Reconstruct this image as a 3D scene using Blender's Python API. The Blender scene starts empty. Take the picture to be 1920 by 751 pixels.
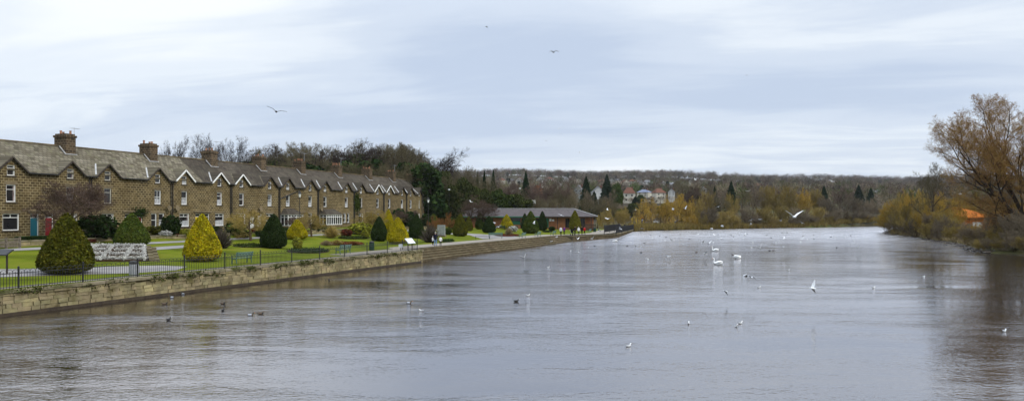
import bpy, math, random
import numpy as np
from mathutils import Vector, Matrix, noise
from mathutils.geometry import tessellate_polygon
R = math.radians
SC = bpy.context.scene
COL = SC.collection
# ---------------------------------------------------------------- camera, sky, sun, exposure
F = 1300.0; CX = 960.0; HY = 400.0; CZ = 5.4          # pixels of the 1920 wide photograph, camera 5.4 m over the river
cam_d = bpy.data.cameras.new('camera'); cam = bpy.data.objects.new('camera', cam_d); COL.objects.link(cam)
cam.location = (0, 0, CZ); cam.rotation_euler = (R(90), 0, 0)
cam_d.sensor_width = 36; cam_d.lens = 36 * F / 1920; cam_d.shift_y = (HY - 375.5) / 1920
cam_d.clip_start = 0.2; cam_d.clip_end = 9000
SC.camera = cam
SUN_EL, SUN_AZ = 38.0, 115.0                           # azimuth clockwise from +Y
sun_d = bpy.data.lights.new('sun', 'SUN'); sun = bpy.data.objects.new('sun', sun_d); COL.objects.link(sun)
sun_d.energy = 1.5; sun_d.angle = R(10); sun_d.color = (1, .955, .88)
sd = Vector((math.sin(R(SUN_AZ)) * math.cos(R(SUN_EL)), math.cos(R(SUN_AZ)) * math.cos(R(SUN_EL)), math.sin(R(SUN_EL))))
sun.rotation_euler = sd.to_track_quat('Z', 'Y').to_euler(); sun.location = (0, 0, 60)
W = bpy.data.worlds.new('World'); SC.world = W; W.use_nodes = True
nt = W.node_tree; N = nt.nodes; L = nt.links
N.clear()
def wn(t, **k):
    n = N.new(t)
    for a, b in k.items(): setattr(n, a, b)
    return n
def wm(op, a, b=None, c=None):
    n = N.new('ShaderNodeMath'); n.operation = op
    for i, v in enumerate((a, b, c)):
        if v is None: continue
        if isinstance(v, (int, float)): n.inputs[i].default_value = v
        else: L.new(v, n.inputs[i])
    return n.outputs[0]
out = wn('ShaderNodeOutputWorld'); bg = wn('ShaderNodeBackground'); L.new(bg.outputs[0], out.inputs[0])
sky = wn('ShaderNodeTexSky', sky_type='NISHITA'); sky.sun_disc = False
sky.sun_elevation = R(SUN_EL); sky.sun_rotation = R(SUN_AZ); sky.air_density = 1.0; sky.dust_density = 2.0
tc = wn('ShaderNodeTexCoord'); sp = wn('ShaderNodeSeparateXYZ'); L.new(tc.outputs['Generated'], sp.inputs[0])
X_, Y_, Z_ = sp.outputs
zc = wm('ADD', wm('MAXIMUM', Z_, 0.0), 0.10)
px_ = wm('DIVIDE', X_, zc); py_ = wm('DIVIDE', Y_, zc)
cb = wn('ShaderNodeCombineXYZ'); L.new(wm('MULTIPLY', px_, 0.34), cb.inputs[0]); L.new(wm('ADD', wm('MULTIPLY', py_, 0.50), wm('MULTIPLY', px_, 0.10)), cb.inputs[1])
cb.inputs[2].default_value = 3.7
n1 = wn('ShaderNodeTexNoise'); n1.inputs['Scale'].default_value = 1.0; n1.inputs['Detail'].default_value = 5; n1.inputs['Roughness'].default_value = .45; n1.inputs['Distortion'].default_value = .35
L.new(cb.outputs[0], n1.inputs['Vector'])
n2 = wn('ShaderNodeTexNoise'); n2.inputs['Scale'].default_value = .33; n2.inputs['Detail'].default_value = 2
L.new(cb.outputs[0], n2.inputs['Vector'])
def blob(ax, el, sx, se, amp):                         # a cloud mass at one compass direction
    az = wm('ARCTAN2', X_, Y_); e = wm('ARCSINE', Z_)
    a = wm('DIVIDE', wm('SUBTRACT', az, R(ax)), R(sx)); b = wm('DIVIDE', wm('SUBTRACT', e, R(el)), R(se))
    q = wm('ADD', wm('MULTIPLY', a, a), wm('MULTIPLY', b, b))
    return wm('MULTIPLY', wm('EXPONENT', wm('MULTIPLY', q, -1)), amp * 1.45)
v = wm('ADD', wm('MULTIPLY', n1.outputs['Fac'], 1.35), wm('MULTIPLY', n2.outputs['Fac'], .5))
n3 = wn('ShaderNodeTexNoise'); n3.inputs['Scale'].default_value = 1.0; n3.inputs['Detail'].default_value = 6; n3.inputs['Roughness'].default_value = .6; n3.inputs['Distortion'].default_value = .6
cb3 = wn('ShaderNodeCombineXYZ'); L.new(wm('MULTIPLY', px_, .7), cb3.inputs[0]); L.new(wm('ADD', wm('MULTIPLY', py_, 1.9), wm('MULTIPLY', px_, .35)), cb3.inputs[1]); L.new(cb3.outputs[0], n3.inputs['Vector'])
v = wm('ADD', v, wm('MULTIPLY', n3.outputs['Fac'], .75))
v = wm('SUBTRACT', v, .79)
for bb in ((3, 11, 14, 3.0, -.20), (24, 9, 13, 2.6, -.16), (-30, 15, 14, 4, .20), (15, 17, 10, 2.6, .22), (-8, 5.5, 30, 1.5, .10), (-26, 8.5, 9, 1.6, -.08), (22, 4, 20, 2, .06)):
    v = wm('ADD', v, blob(*bb))
cr = wn('ShaderNodeValToRGB'); L.new(v, cr.inputs[0])
cr.color_ramp.interpolation = 'EASE'
els = cr.color_ramp.elements
els[0].position = .20; els[0].color = (.50, .585, .73, 1)
els[1].position = .92; els[1].color = (.90, .93, .97, 1)
e = els.new(.46); e.color = (.615, .69, .805, 1)
e = els.new(.66); e.color = (.755, .815, .885, 1)
skm = wn('ShaderNodeMix', data_type='RGBA', blend_type='MULTIPLY'); skm.inputs['Factor'].default_value = 1
L.new(sky.outputs[0], skm.inputs['A']); skm.inputs['B'].default_value = (1.0, 1.0, 1.0, 1)
mx = wn('ShaderNodeMix', data_type='RGBA'); mx.inputs['Factor'].default_value = .90      # the cloud sheet lets a tenth of the clear sky through
sc_ = wn('ShaderNodeMix', data_type='RGBA', blend_type='MULTIPLY'); sc_.inputs['Factor'].default_value = 1
L.new(cr.outputs[0], sc_.inputs['A']); sc_.inputs['B'].default_value = (10.6, 10.6, 10.6, 1)
L.new(skm.outputs['Result'], mx.inputs['A']); L.new(sc_.outputs['Result'], mx.inputs['B'])
L.new(mx.outputs['Result'], bg.inputs[0]); bg.inputs[1].default_value = 0.1
zf = wn('ShaderNodeMapRange', interpolation_type='SMOOTHSTEP'); zf.inputs[1].default_value = .24; zf.inputs[2].default_value = .80; zf.inputs[3].default_value = 1.0; zf.inputs[4].default_value = 2.3; L.new(Z_, zf.inputs[0])
zm = wn('ShaderNodeVectorMath', operation='SCALE'); L.new(mx.outputs['Result'], zm.inputs[0]); L.new(zf.outputs[0], zm.inputs['Scale']); L.new(zm.outputs[0], bg.inputs[0])   # an overcast sky is brightest overhead
SC.view_settings.view_transform = 'Standard'; SC.view_settings.look = 'None'
SC.view_settings.exposure = 0.16; SC.view_settings.gamma = 1
SC.cycles.max_bounces = 5; SC.cycles.diffuse_bounces = 2; SC.cycles.glossy_bounces = 3; SC.cycles.transparent_max_bounces = 8
SC.cycles.caustics_reflective = False; SC.cycles.caustics_refractive = False

# ---------------------------------------------------------------- mesh helpers
class MB:
    def __init__(s): s.v = []; s.f = []; s.m = []; s.n = 0
    def add(s, vs, fs, mi=0):
        b = s.n; s.v.extend(vs); s.n += len(vs)
        for f in fs: s.f.append(tuple(i + b for i in f)); s.m.append(mi)
        return s
    def box(s, x0, x1, y0, y1, z0, z1, mi=0):
        vs = [(x, y, z) for z in (z0, z1) for y in (y0, y1) for x in (x0, x1)]
        return s.add(vs, [(0, 2, 3, 1), (4, 5, 7, 6), (0, 1, 5, 4), (2, 6, 7, 3), (0, 4, 6, 2), (1, 3, 7, 5)], mi)
    def beam(s, a, b, w, h, mi=0, up=(0, 0, 1)):
        a = Vector(a); b = Vector(b); d = (b - a).normalized(); u = Vector(up)
        sdv = d.cross(u)
        if sdv.length < 1e-4: sdv = d.cross(Vector((0, 1, 0)))
        sdv.normalize(); u = sdv.cross(d)
        vs = [tuple(p + sdv * (i * w / 2) + u * (j * h / 2)) for p in (a, b) for i, j in ((-1, -1), (1, -1), (1, 1), (-1, 1))]
        return s.add(vs, [(0, 1, 2, 3), (7, 6, 5, 4), (0, 4, 5, 1), (1, 5, 6, 2), (2, 6, 7, 3), (3, 7, 4, 0)], mi)
    def tube(s, pts, rad, k=6, mi=0, cap=False):
        n = len(pts); vs = []; fs = []; prev = None
        for i in range(n):
            d = (pts[min(i + 1, n - 1)] - pts[max(i - 1, 0)])
            if d.length < 1e-6: d = Vector((0, 0, 1))
            d.normalize()
            if prev is None: a = d.orthogonal().normalized()
            else:
                a = prev - d * prev.dot(d)
                a = a.normalized() if a.length > 1e-5 else d.orthogonal().normalized()
            prev = a; b = d.cross(a)
            for j in range(k):
                t = 2 * math.pi * j / k; vs.append(tuple(pts[i] + (a * math.cos(t) + b * math.sin(t)) * rad[i]))
        for i in range(n - 1):
            for j in range(k): fs.append((i * k + j, i * k + (j + 1) % k, (i + 1) * k + (j + 1) % k, (i + 1) * k + j))
        if cap: fs.append(tuple(range(k))[::-1]); fs.append(tuple((n - 1) * k + j for j in range(k)))
        return s.add(vs, fs, mi)
    def lathe(s, prof, k=16, c=(0, 0, 0), mi=0, jit=None, axis='z'):
        vs = []; fs = []
        for (r, z) in prof:
            for j in range(k):
                t = 2 * math.pi * j / k; p = Vector((r * math.cos(t), r * math.sin(t), z))
                if axis == 'x': p = Vector((p.z, p.x, p.y))
                if jit: p = p * (1 + jit * noise.noise(p * 3))
                vs.append((p.x + c[0], p.y + c[1], p.z + c[2]))
        for i in range(len(prof) - 1):
            for j in range(k): fs.append((i * k + j, i * k + (j + 1) % k, (i + 1) * k + (j + 1) % k, (i + 1) * k + j))
        fs.append(tuple(range(k))[::-1]); fs.append(tuple((len(prof) - 1) * k + j for j in range(k)))
        return s.add(vs, fs, mi)
    def poly(s, pts, mi=0): return s.add([tuple(p) for p in pts], [tuple(range(len(pts)))], mi)
    def prism(s, pts, z0, z1, mi=0):                    # pts (x,y) counter clockwise
        n = len(pts)
        s.add([(x, y, z0) for x, y in pts] + [(x, y, z1) for x, y in pts],
              [tuple(range(n))[::-1], tuple(range(n, 2 * n))] + [(i, (i + 1) % n, n + (i + 1) % n, n + i) for i in range(n)], mi)
        return s
    def cards(s, P, size, rng, mi=0, asp=1.0, up=0.0):   # many small leaf faces at points P (numpy)
        n = len(P); A = rng.normal(size=(n, 3)); A[:, 2] *= (1 - up); A /= np.linalg.norm(A, axis=1)[:, None] + 1e-9
        B = rng.normal(size=(n, 3)); B -= A * (A * B).sum(1)[:, None]; B /= np.linalg.norm(B, axis=1)[:, None] + 1e-9
        sz = size * rng.uniform(.6, 1.3, n)[:, None]
        Q = np.stack([P - A * sz - B * sz * asp * .3, P - A * sz * .1 - B * sz * asp, P + A * sz, P + A * sz * .1 + B * sz * asp], 1).reshape(-1, 3)
        b = s.n; s.v.extend(map(tuple, Q.tolist())); s.n += 4 * n
        s.f.extend([(b + 4 * i, b + 4 * i + 1, b + 4 * i + 2, b + 4 * i + 3) for i in range(n)]); s.m.extend([mi] * n)
        return s
    def slivers(s, A, Bv, w, rng, mi=0):                 # thin tapering twigs from A to B
        n = len(A); D = Bv - A; S = np.cross(D, rng.normal(size=(n, 3))); S /= np.linalg.norm(S, axis=1)[:, None] + 1e-9
        Q = np.stack([A - S * w / 2, A + S * w / 2, Bv], 1).reshape(-1, 3)
        b = s.n; s.v.extend(map(tuple, Q.tolist())); s.n += 3 * n
        s.f.extend([(b + 3 * i, b + 3 * i + 1, b + 3 * i + 2) for i in range(n)]); s.m.extend([mi] * n)
        return s
    def mesh(s, name, mats, smooth=False):
        me = bpy.data.meshes.new(name); V = np.array(s.v, dtype=np.float32).reshape(-1, 3)
        cnt = np.fromiter((len(f) for f in s.f), dtype=np.int32, count=len(s.f))
        idx = np.fromiter((i for f in s.f for i in f), dtype=np.int32, count=int(cnt.sum()))
        me.vertices.add(len(V)); me.vertices.foreach_set('co', V.ravel())
        me.loops.add(len(idx)); me.loops.foreach_set('vertex_index', idx)
        me.polygons.add(len(cnt)); st = np.concatenate([[0], np.cumsum(cnt)[:-1]]).astype(np.int32)
        me.polygons.foreach_set('loop_start', st); me.polygons.foreach_set('loop_total', cnt)
        for m in (mats if isinstance(mats, (list, tuple)) else [mats]): me.materials.append(m)
        me.polygons.foreach_set('material_index', np.array(s.m, dtype=np.int32))
        me.polygons.foreach_set('use_smooth', np.full(len(cnt), smooth, dtype=bool))
        me.update(calc_edges=True); me.validate()
        return me
    def build(s, name, mats, parent=None, smooth=False, **tags):
        return link(name, s.mesh(name, mats, smooth), parent, **tags)
def link(name, me, parent=None, loc=(0, 0, 0), rz=0, sc=None, **tags):
    o = bpy.data.objects.new(name, me); COL.objects.link(o); o.location = loc; o.rotation_euler = (0, 0, rz)
    if sc is not None: o.scale = sc
    if parent is not None: o.parent = parent
    for k, v_ in tags.items():
        if v_: o[{'cat': 'category'}.get(k, k)] = v_
    return o
def thing(name, label, cat, loc=(0, 0, 0), rz=0, group=None, sc=None):
    return link(name, None, None, loc, rz, sc, label=label, cat=cat, group=group)
ORD = ['first', 'second', 'third', 'fourth', 'fifth', 'sixth', 'seventh', 'eighth', 'ninth', 'tenth', 'eleventh', 'twelfth'] 
def ordi(n):
    if n < 12: return ORD[n]
    k = n + 1; return f"{k}{'th' if 10 < k % 100 < 14 else {1: 'st', 2: 'nd', 3: 'rd'}.get(k % 10, 'th')}"

# ---------------------------------------------------------------- materials
def mat(name, c1, c2=None, scale=2.0, detail=4, rough=.85, bump=0, bscale=None, island=0, c3=None, spec=.3, stretch=(1, 1, 1), lo=.35, hi=.65, rnd=0, coords='Object', metal=0):
    m = bpy.data.materials.new(name); m.use_nodes = True; t = m.node_tree; b = t.nodes['Principled BSDF']
    b.inputs['Roughness'].default_value = rough; b.inputs['Specular IOR Level'].default_value = spec if rough < .8 else .02; b.inputs['Metallic'].default_value = metal
    col = None
    tcn = t.nodes.new('ShaderNodeTexCoord'); mp = t.nodes.new('ShaderNodeMapping'); mp.inputs['Scale'].default_value = stretch
    t.links.new(tcn.outputs[coords], mp.inputs[0])
    if c2 is None: b.inputs['Base Color'].default_value = (*c1, 1)
    else:
        n = t.nodes.new('ShaderNodeTexNoise'); n.inputs['Scale'].default_value = scale; n.inputs['Detail'].default_value = detail
        t.links.new(mp.outputs[0], n.inputs[0])
        r = t.nodes.new('ShaderNodeValToRGB'); r.color_ramp.elements[0].position = lo; r.color_ramp.elements[1].position = hi
        r.color_ramp.elements[0].color = (*c1, 1); r.color_ramp.elements[1].color = (*c2, 1)
        if c3: e = r.color_ramp.elements.new((lo + hi) / 2); e.color = (*c3, 1)
        t.links.new(n.outputs[0], r.inputs[0]); col = r.outputs[0]
    if island or rnd:
        if col is None:
            rg = t.nodes.new('ShaderNodeRGB'); rg.outputs[0].default_value = (*c1, 1); col = rg.outputs[0]
        for amp, src in ((island, 'isl'), (rnd, 'obj')):
            if not amp: continue
            if src == 'isl': g = t.nodes.new('ShaderNodeNewGeometry'); o = g.outputs['Random Per Island']
            else: g = t.nodes.new('ShaderNodeObjectInfo'); o = g.outputs['Random']
            mr = t.nodes.new('ShaderNodeMapRange'); mr.inputs[3].default_value = 1 - amp; mr.inputs[4].default_value = 1 + amp; t.links.new(o, mr.inputs[0])
            hs = t.nodes.new('ShaderNodeHueSaturation'); t.links.new(mr.outputs[0], hs.inputs['Value']); t.links.new(col, hs.inputs['Color']); col = hs.outputs[0]
            if src == 'isl':
                mh = t.nodes.new('ShaderNodeMapRange'); mh.inputs[3].default_value = .5 - amp * .05; mh.inputs[4].default_value = .5 + amp * .05
                w = t.nodes.new('ShaderNodeTexWhiteNoise'); w.noise_dimensions = '1D'; t.links.new(o, w.inputs['W']); t.links.new(w.outputs[0], mh.inputs[0]); t.links.new(mh.outputs[0], hs.inputs['Hue'])
    if col is not None: t.links.new(col, b.inputs['Base Color'])
    if bump:
        n = t.nodes.new('ShaderNodeTexNoise'); n.inputs['Scale'].default_value = bscale or scale * 4; n.inputs['Detail'].default_value = 4
        t.links.new(mp.outputs[0], n.inputs[0])
        bp = t.nodes.new('ShaderNodeBump'); bp.inputs['Strength'].default_value = bump; bp.inputs['Distance'].default_value = .05
        t.links.new(n.outputs[0], bp.inputs['Height']); t.links.new(bp.outputs[0], b.inputs['Normal'])
    return m
def mat_masonry(name, ca, cb_, mortar, bw, bh, ms=.02, dirt=(.05, .045, .03), dirt_amt=.45, slope=False, bias=0, bump=.6, distort=0.0, rnd=.12, rough=.9, moss=None):
    """coursed blocks or slates laid out on the object's own axes"""
    m = bpy.data.materials.new(name); m.use_nodes = True; t = m.node_tree; b = t.nodes['Principled BSDF']; nn = t.nodes.new; ll = t.links.new
    b.inputs['Roughness'].default_value = rough; b.inputs['Specular IOR Level'].default_value = .04
    tcn = nn('ShaderNodeTexCoord'); s_ = nn('ShaderNodeSeparateXYZ'); ll(tcn.outputs['Object'], s_.inputs[0])
    oi = nn('ShaderNodeObjectInfo')
    ad = nn('ShaderNodeMath'); ad.operation = 'ADD'; ll(s_.outputs[0], ad.inputs[0])
    if not slope: ll(s_.outputs[1], ad.inputs[1])
    ad2 = nn('ShaderNodeMath'); ad2.operation = 'MULTIPLY_ADD'; ll(oi.outputs['Random'], ad2.inputs[0]); ad2.inputs[1].default_value = 37; ll(ad.outputs[0], ad2.inputs[2])
    c = nn('ShaderNodeCombineXYZ'); ll(ad2.outputs[0], c.inputs[0])
    if slope:
        zz = nn('ShaderNodeMath'); zz.operation = 'MULTIPLY'; zz.inputs[1].default_value = 1.6; ll(s_.outputs[2], zz.inputs[0]); ll(zz.outputs[0], c.inputs[1])
    else: ll(s_.outputs[2], c.inputs[1])
    vec = c.outputs[0]
    if distort:
        nz = nn('ShaderNodeTexNoise'); nz.inputs['Scale'].default_value = 1.5; ll(vec, nz.inputs[0])
        mm = nn('ShaderNodeVectorMath'); mm.operation = 'MULTIPLY_ADD'; ll(nz.outputs['Color'], mm.inputs[0]); mm.inputs[1].default_value = (distort, distort, 0); ll(vec, mm.inputs[2]); vec = mm.outputs[0]
    br = nn('ShaderNodeTexBrick'); ll(vec, br.inputs['Vector']); br.inputs['Scale'].default_value = 1
    br.inputs['Color1'].default_value = (*ca, 1); br.inputs['Color2'].default_value = (*cb_, 1); br.inputs['Mortar'].default_value = (*mortar, 1)
    br.inputs['Brick Width'].default_value = bw; br.inputs['Row Height'].default_value = bh; br.inputs['Mortar Size'].default_value = ms
    br.inputs['Mortar Smooth'].default_value = .3; br.inputs['Bias'].default_value = bias; br.offset = .5
    n = nn('ShaderNodeTexNoise'); n.inputs['Scale'].default_value = .55; n.inputs['Detail'].default_value = 6; n.inputs['Roughness'].default_value = .65; ll(vec, n.inputs[0])
    mr = nn('ShaderNodeMapRange'); mr.inputs[1].default_value = .42; mr.inputs[2].default_value = .72; mr.inputs[4].default_value = dirt_amt; ll(n.outputs[0], mr.inputs[0])
    mx_ = nn('ShaderNodeMix'); mx_.data_type = 'RGBA'; ll(mr.outputs[0], mx_.inputs['Factor']); ll(br.outputs['Color'], mx_.inputs['A']); mx_.inputs['B'].default_value = (*dirt, 1)
    col = mx_.outputs['Result']
    if moss:
        n3 = nn('ShaderNodeTexNoise'); n3.inputs['Scale'].default_value = 1.3; n3.inputs['Detail'].default_value = 7; ll(vec, n3.inputs[0])
        mr3 = nn('ShaderNodeMapRange'); mr3.inputs[1].default_value = .55; mr3.inputs[2].default_value = .66; mr3.inputs[4].default_value = .8; ll(n3.outputs[0], mr3.inputs[0])
        m3 = nn('ShaderNodeMix'); m3.data_type = 'RGBA'; ll(mr3.outputs[0], m3.inputs['Factor']); ll(col, m3.inputs['A']); m3.inputs['B'].default_value = (*moss, 1); col = m3.outputs['Result']
    n4 = nn('ShaderNodeTexNoise'); n4.inputs['Scale'].default_value = 9; n4.inputs['Detail'].default_value = 3; ll(vec, n4.inputs[0])
    mr4 = nn('ShaderNodeMapRange'); mr4.inputs[3].default_value = .7; mr4.inputs[4].default_value = 1.3; ll(n4.outputs[0], mr4.inputs[0])
    hs = nn('ShaderNodeHueSaturation'); ll(col, hs.inputs['Color']); 
    vm = nn('ShaderNodeMath'); vm.operation = 'MULTIPLY'; ll(mr4.outputs[0], vm.inputs[0])
    mo = nn('ShaderNodeMapRange'); mo.inputs[3].default_value = 1 - rnd; mo.inputs[4].default_value = 1 + rnd; ll(oi.outputs['Random'], mo.inputs[0]); ll(mo.outputs[0], vm.inputs[1]); ll(vm.outputs[0], hs.inputs['Value'])
    ll(hs.outputs[0], b.inputs['Base Color'])
    bp = nn('ShaderNodeBump'); bp.inputs['Strength'].default_value = bump; bp.inputs['Distance'].default_value = .03; bp.invert = True
    ll(br.outputs['Fac'], bp.inputs['Height']); ll(bp.outputs[0], b.inputs['Normal'])
    return m
M = {}
M['stone'] = mat_masonry('gritstone', (.155, .112, .052), (.05, .036, .019), (.33, .265, .145), .46, .25, .030, dirt_amt=.75, dirt=(.08, .055, .022), rnd=.1)
M['chim'] = mat_masonry('chimney_stone', (.125, .085, .05), (.045, .033, .024), (.22, .17, .11), .42, .26, .026, dirt_amt=.5)
M['slate'] = mat_masonry('stone_slates', (.215, .19, .14), (.085, .074, .052), (.05, .044, .032), .45, .40, .03, slope=True, dirt=(.085, .07, .045), dirt_amt=.75, bump=.5, rnd=.1, moss=(.15, .14, .085))
M['slate2'] = mat_masonry('dark_slates', (.085, .070, .053), (.045, .037, .03), (.022, .02, .018), .42, .40, .02, slope=True, dirt=(.10, .09, .065), dirt_amt=.6, bump=.5, rnd=.2)
M['slate3'] = mat_masonry('pavilion_slates', (.115, .10, .10), (.09, .078, .08), (.05, .045, .045), .5, .45, .02, slope=True, dirt=(.12, .11, .11), dirt_amt=.5, bump=.3, rnd=.05)
M['brick'] = mat_masonry('red_brick', (.30, .125, .05), (.21, .08, .035), (.27, .17, .10), .45, .15, .012, dirt_amt=.3, dirt=(.16, .06, .03))
M['lintel'] = mat('lintel_stone', (.12, .095, .06), (.2, .155, .09), scale=2, bump=.3, rnd=.15)
M['sill'] = mat('sill_stone', (.045, .038, .03), (.09, .07, .045), scale=3)
M['white'] = mat('white_paint', (.78, .78, .75), (.66, .65, .6), scale=1.2, rough=.5)
M['offwhite'] = mat('weathered_white_paint', (.55, .53, .46), (.38, .36, .3), scale=1.2, rough=.6)
M['cream'] = mat('cream_render', (.56, .53, .44), (.46, .43, .35), scale=.4)
M['whiter'] = mat('white_render', (.55, .55, .52), (.42, .42, .40), scale=.4)
M['black'] = mat('black_paint', (.012, .012, .013), (.025, .024, .022), scale=5, rough=.45)
M['darkwood'] = mat('dark_timber', (.025, .018, .014), (.05, .036, .026), scale=4, rough=.6)
M['wood'] = mat('weathered_timber', (.12, .10, .075), (.2, .17, .13), scale=6)
M['glass'] = mat('window_glass', (.012, .013, .015), (.03, .027, .025), scale=.9, rough=.06, spec=.5)
M['curtain'] = mat('curtain', (.4, .33, .31), (.22, .15, .15), scale=4, stretch=(8, 1, 1))
M['net'] = mat('net_curtain', (.48, .48, .48), (.25, .25, .26), scale=3, stretch=(6, 1, 1))
M['lead'] = mat('lead_flashing', (.3, .3, .29), (.45, .44, .42), scale=3, rough=.6)
M['pot'] = mat('clay_pot', (.42, .2, .11), (.2, .12, .08), scale=5, rnd=.3)
M['grass'] = mat('lawn_grass', (.060, .072, .006), (.150, .150, .018), scale=.30, detail=10, c3=(.105, .132, .008), lo=.3, hi=.7, bump=.7, bscale=30)
M['rough'] = mat('rough_grass', (.075, .060, .025), (.12, .10, .045), scale=.12, detail=8, c3=(.055, .055, .02), bump=.6, bscale=8)
M['hillg'] = mat('hillside', (.05, .042, .028), (.085, .095, .03), scale=.012, detail=8, c3=(.055, .046, .032))
M['path'] = mat('path_tarmac', (.19, .18, .175), (.27, .255, .24), scale=.5, detail=8, bump=.2, bscale=40)
M['prom'] = mat('promenade_tarmac', (.22, .195, .165), (.29, .26, .22), scale=.35, detail=8, bump=.2, bscale=40)
M['soil'] = mat('bed_soil', (.028, .018, .011), (.06, .04, .024), scale=4, bump=1, bscale=9)
M['wstone'] = mat('river_wall_stone', (.38, .31, .155), (.13, .11, .04), scale=1.1, detail=9, island=.22, bump=.8, bscale=7, c3=(.25, .21, .12), lo=.28, hi=.74)
M['mortar'] = mat('wall_joints', (.10, .08, .04), (.24, .20, .11), scale=3)
M['wet'] = mat('wet_stone', (.028, .018, .010), (.05, .035, .018), scale=2, rough=.5, bump=.6)
M['coping'] = mat('mossy_coping', (.24, .205, .14), (.065, .07, .022), scale=.9, detail=8, island=.15, c3=(.19, .165, .10), bump=.8, bscale=9, lo=.38, hi=.62)
M['moss'] = mat('moss', (.035, .045, .010), (.075, .08, .02), scale=6, island=.3)
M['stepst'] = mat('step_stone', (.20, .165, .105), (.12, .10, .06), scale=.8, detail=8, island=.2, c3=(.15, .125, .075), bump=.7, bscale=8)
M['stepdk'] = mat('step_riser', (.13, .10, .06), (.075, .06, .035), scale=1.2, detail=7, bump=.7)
M['bark'] = mat('dark_bark', (.035, .026, .020), (.06, .047, .036), scale=5)
M['barkb'] = mat('brown_bark', (.055, .038, .022), (.10, .07, .035), scale=3)
M['twigd'] = mat('dark_twigs', (.036, .027, .022), island=.35, rnd=.25)
M['twigp'] = mat('purple_brown_twigs', (.10, .068, .052), island=.35, rnd=.2)
M['twigb'] = mat('brown_twigs', (.105, .088, .048), island=.4, rnd=.25)
M['twigo'] = mat('olive_twigs', (.25, .185, .055), island=.4, rnd=.25)
M['twigy'] = mat('ochre_twigs', (.31, .20, .036), island=.35, rnd=.15)
M['twigr'] = mat('russet_twigs', (.19, .088, .030), island=.4)
M['twigg'] = mat('grey_twigs', (.165, .13, .085), island=.35, rnd=.25)
M['leafd'] = mat('dark_leaves', (.022, .038, .010), island=.5, rnd=.3)
M['leafm'] = mat('mid_leaves', (.045, .065, .014), island=.5, rnd=.3)
M['leafh'] = mat('holly_leaves', (.05, .06, .016), island=.5, rnd=.3)
M['conif'] = mat('conifer_needles', (.014, .028, .011), island=.4, rnd=.25)
M['ivy'] = mat('ivy_leaves', (.05, .068, .015), island=.5, rnd=.3)
M['topd'] = mat('dark_yew', (.055, .062, .008), (.115, .105, .012), scale=5, lo=.3, hi=.75, island=.45, rnd=.12)
M['topdd'] = mat('deep_yew', (.026, .042, .011), island=.45, rnd=.1)
M['topm'] = mat('green_yew', (.050, .085, .014), (.10, .11, .02), scale=4, lo=.3, hi=.8, island=.45, rnd=.15)
M['topy'] = mat('golden_yew', (.38, .31, .010), (.17, .16, .014), scale=4, lo=.45, hi=.8, island=.4, rnd=.06)
M['topo'] = mat('olive_yew', (.145, .135, .016), island=.45, rnd=.05)
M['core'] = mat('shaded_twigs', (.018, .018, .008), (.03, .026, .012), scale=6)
M['lime'] = mat('yellow_green_leaves', (.22, .22, .025), island=.4)
M['redl'] = mat('red_brown_leaves', (.12, .035, .02), island=.4)
M['silver'] = mat('silver_foliage', (.50, .49, .45), island=.35)
M['phorm'] = mat('bronze_blades', (.085, .07, .052), island=.6)
M['reed'] = mat('dead_grass', (.24, .19, .10), island=.4)
M['teal'] = mat('teal_paint', (.01, .10, .13), rough=.4)
M['red'] = mat('dark_red_paint', (.20, .008, .012), rough=.4)
M['yellow'] = mat('yellow_paint', (.75, .50, .01), rough=.4)
M['bench'] = mat('blue_green_paint', (.055, .115, .10), (.09, .16, .14), scale=6, rough=.5)
M['bgreen'] = mat('dark_green_paint', (.012, .045, .025), rough=.4)
M['green'] = mat('fascia_green', (.02, .12, .07), rough=.5)
M['steel'] = mat('grey_steel', (.25, .26, .27), (.4, .41, .42), scale=3, stretch=(12, 12, 1), rough=.4)
M['granite'] = mat('grey_stone', (.22, .23, .21), (.3, .31, .29), scale=3)
M['panel'] = mat('sign_panel', (.62, .64, .64), rough=.3)
M['redroof'] = mat('red_tiles', (.12, .058, .042), (.16, .08, .055), scale=1.5)
M['greyroof'] = mat('grey_tiles', (.13, .13, .135), (.2, .2, .2), scale=1.5)
M['blueroof'] = mat('solar_panels', (.09, .11, .17), rough=.25)
M['orange'] = mat('orange_sheet', (.46, .14, .02), (.30, .09, .02), scale=1, stretch=(4, 4, .3))
M['rust'] = mat('rusty_steel', (.32, .11, .025), (.2, .075, .03), scale=2)
M['wh'] = mat('white_feathers', (.86, .86, .85), rough=.7)
M['wht'] = mat('bright_white_feathers', (.92, .92, .90), rough=.7)
M['gry'] = mat('grey_feathers', (.35, .37, .40), rough=.7)
M['drk'] = mat('dark_feathers_and_silhouette', (.02, .018, .017), rough=.6)  # dark plumage, and the silhouette tone of the sky gulls
M['brn'] = mat('brown_feathers', (.10, .07, .045), rough=.7)
M['dgr'] = mat('green_head_feathers', (.008, .03, .02), rough=.4)
M['bill'] = mat('orange_bill', (.6, .2, .03), rough=.5)
M['foam'] = mat('white_water', (.62, .64, .68), (.4, .42, .45), scale=2, rough=.4)
M['skin'] = mat('skin', (.5, .3, .22), rough=.6)
M['jean'] = mat('blue_jeans', (.15, .24, .38), rough=.8)
M['navy'] = mat('navy_cloth', (.015, .017, .03), rough=.9)
M['blk'] = mat('black_cloth', (.012, .012, .013), rough=.9)
M['purp'] = mat('purple_cloth', (.10, .02, .16), rough=.9)
M['rcl'] = mat('red_cloth', (.55, .03, .03), rough=.9)
M['wcl'] = mat('white_cloth', (.78, .78, .76), rough=.9)
M['hairg'] = mat('grey_hair', (.35, .33, .3), rough=.9)
M['hairb'] = mat('brown_hair', (.06, .035, .02), rough=.9)
M['tin'] = mat('car_paint_white', (.7, .7, .7), rough=.25)
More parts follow.
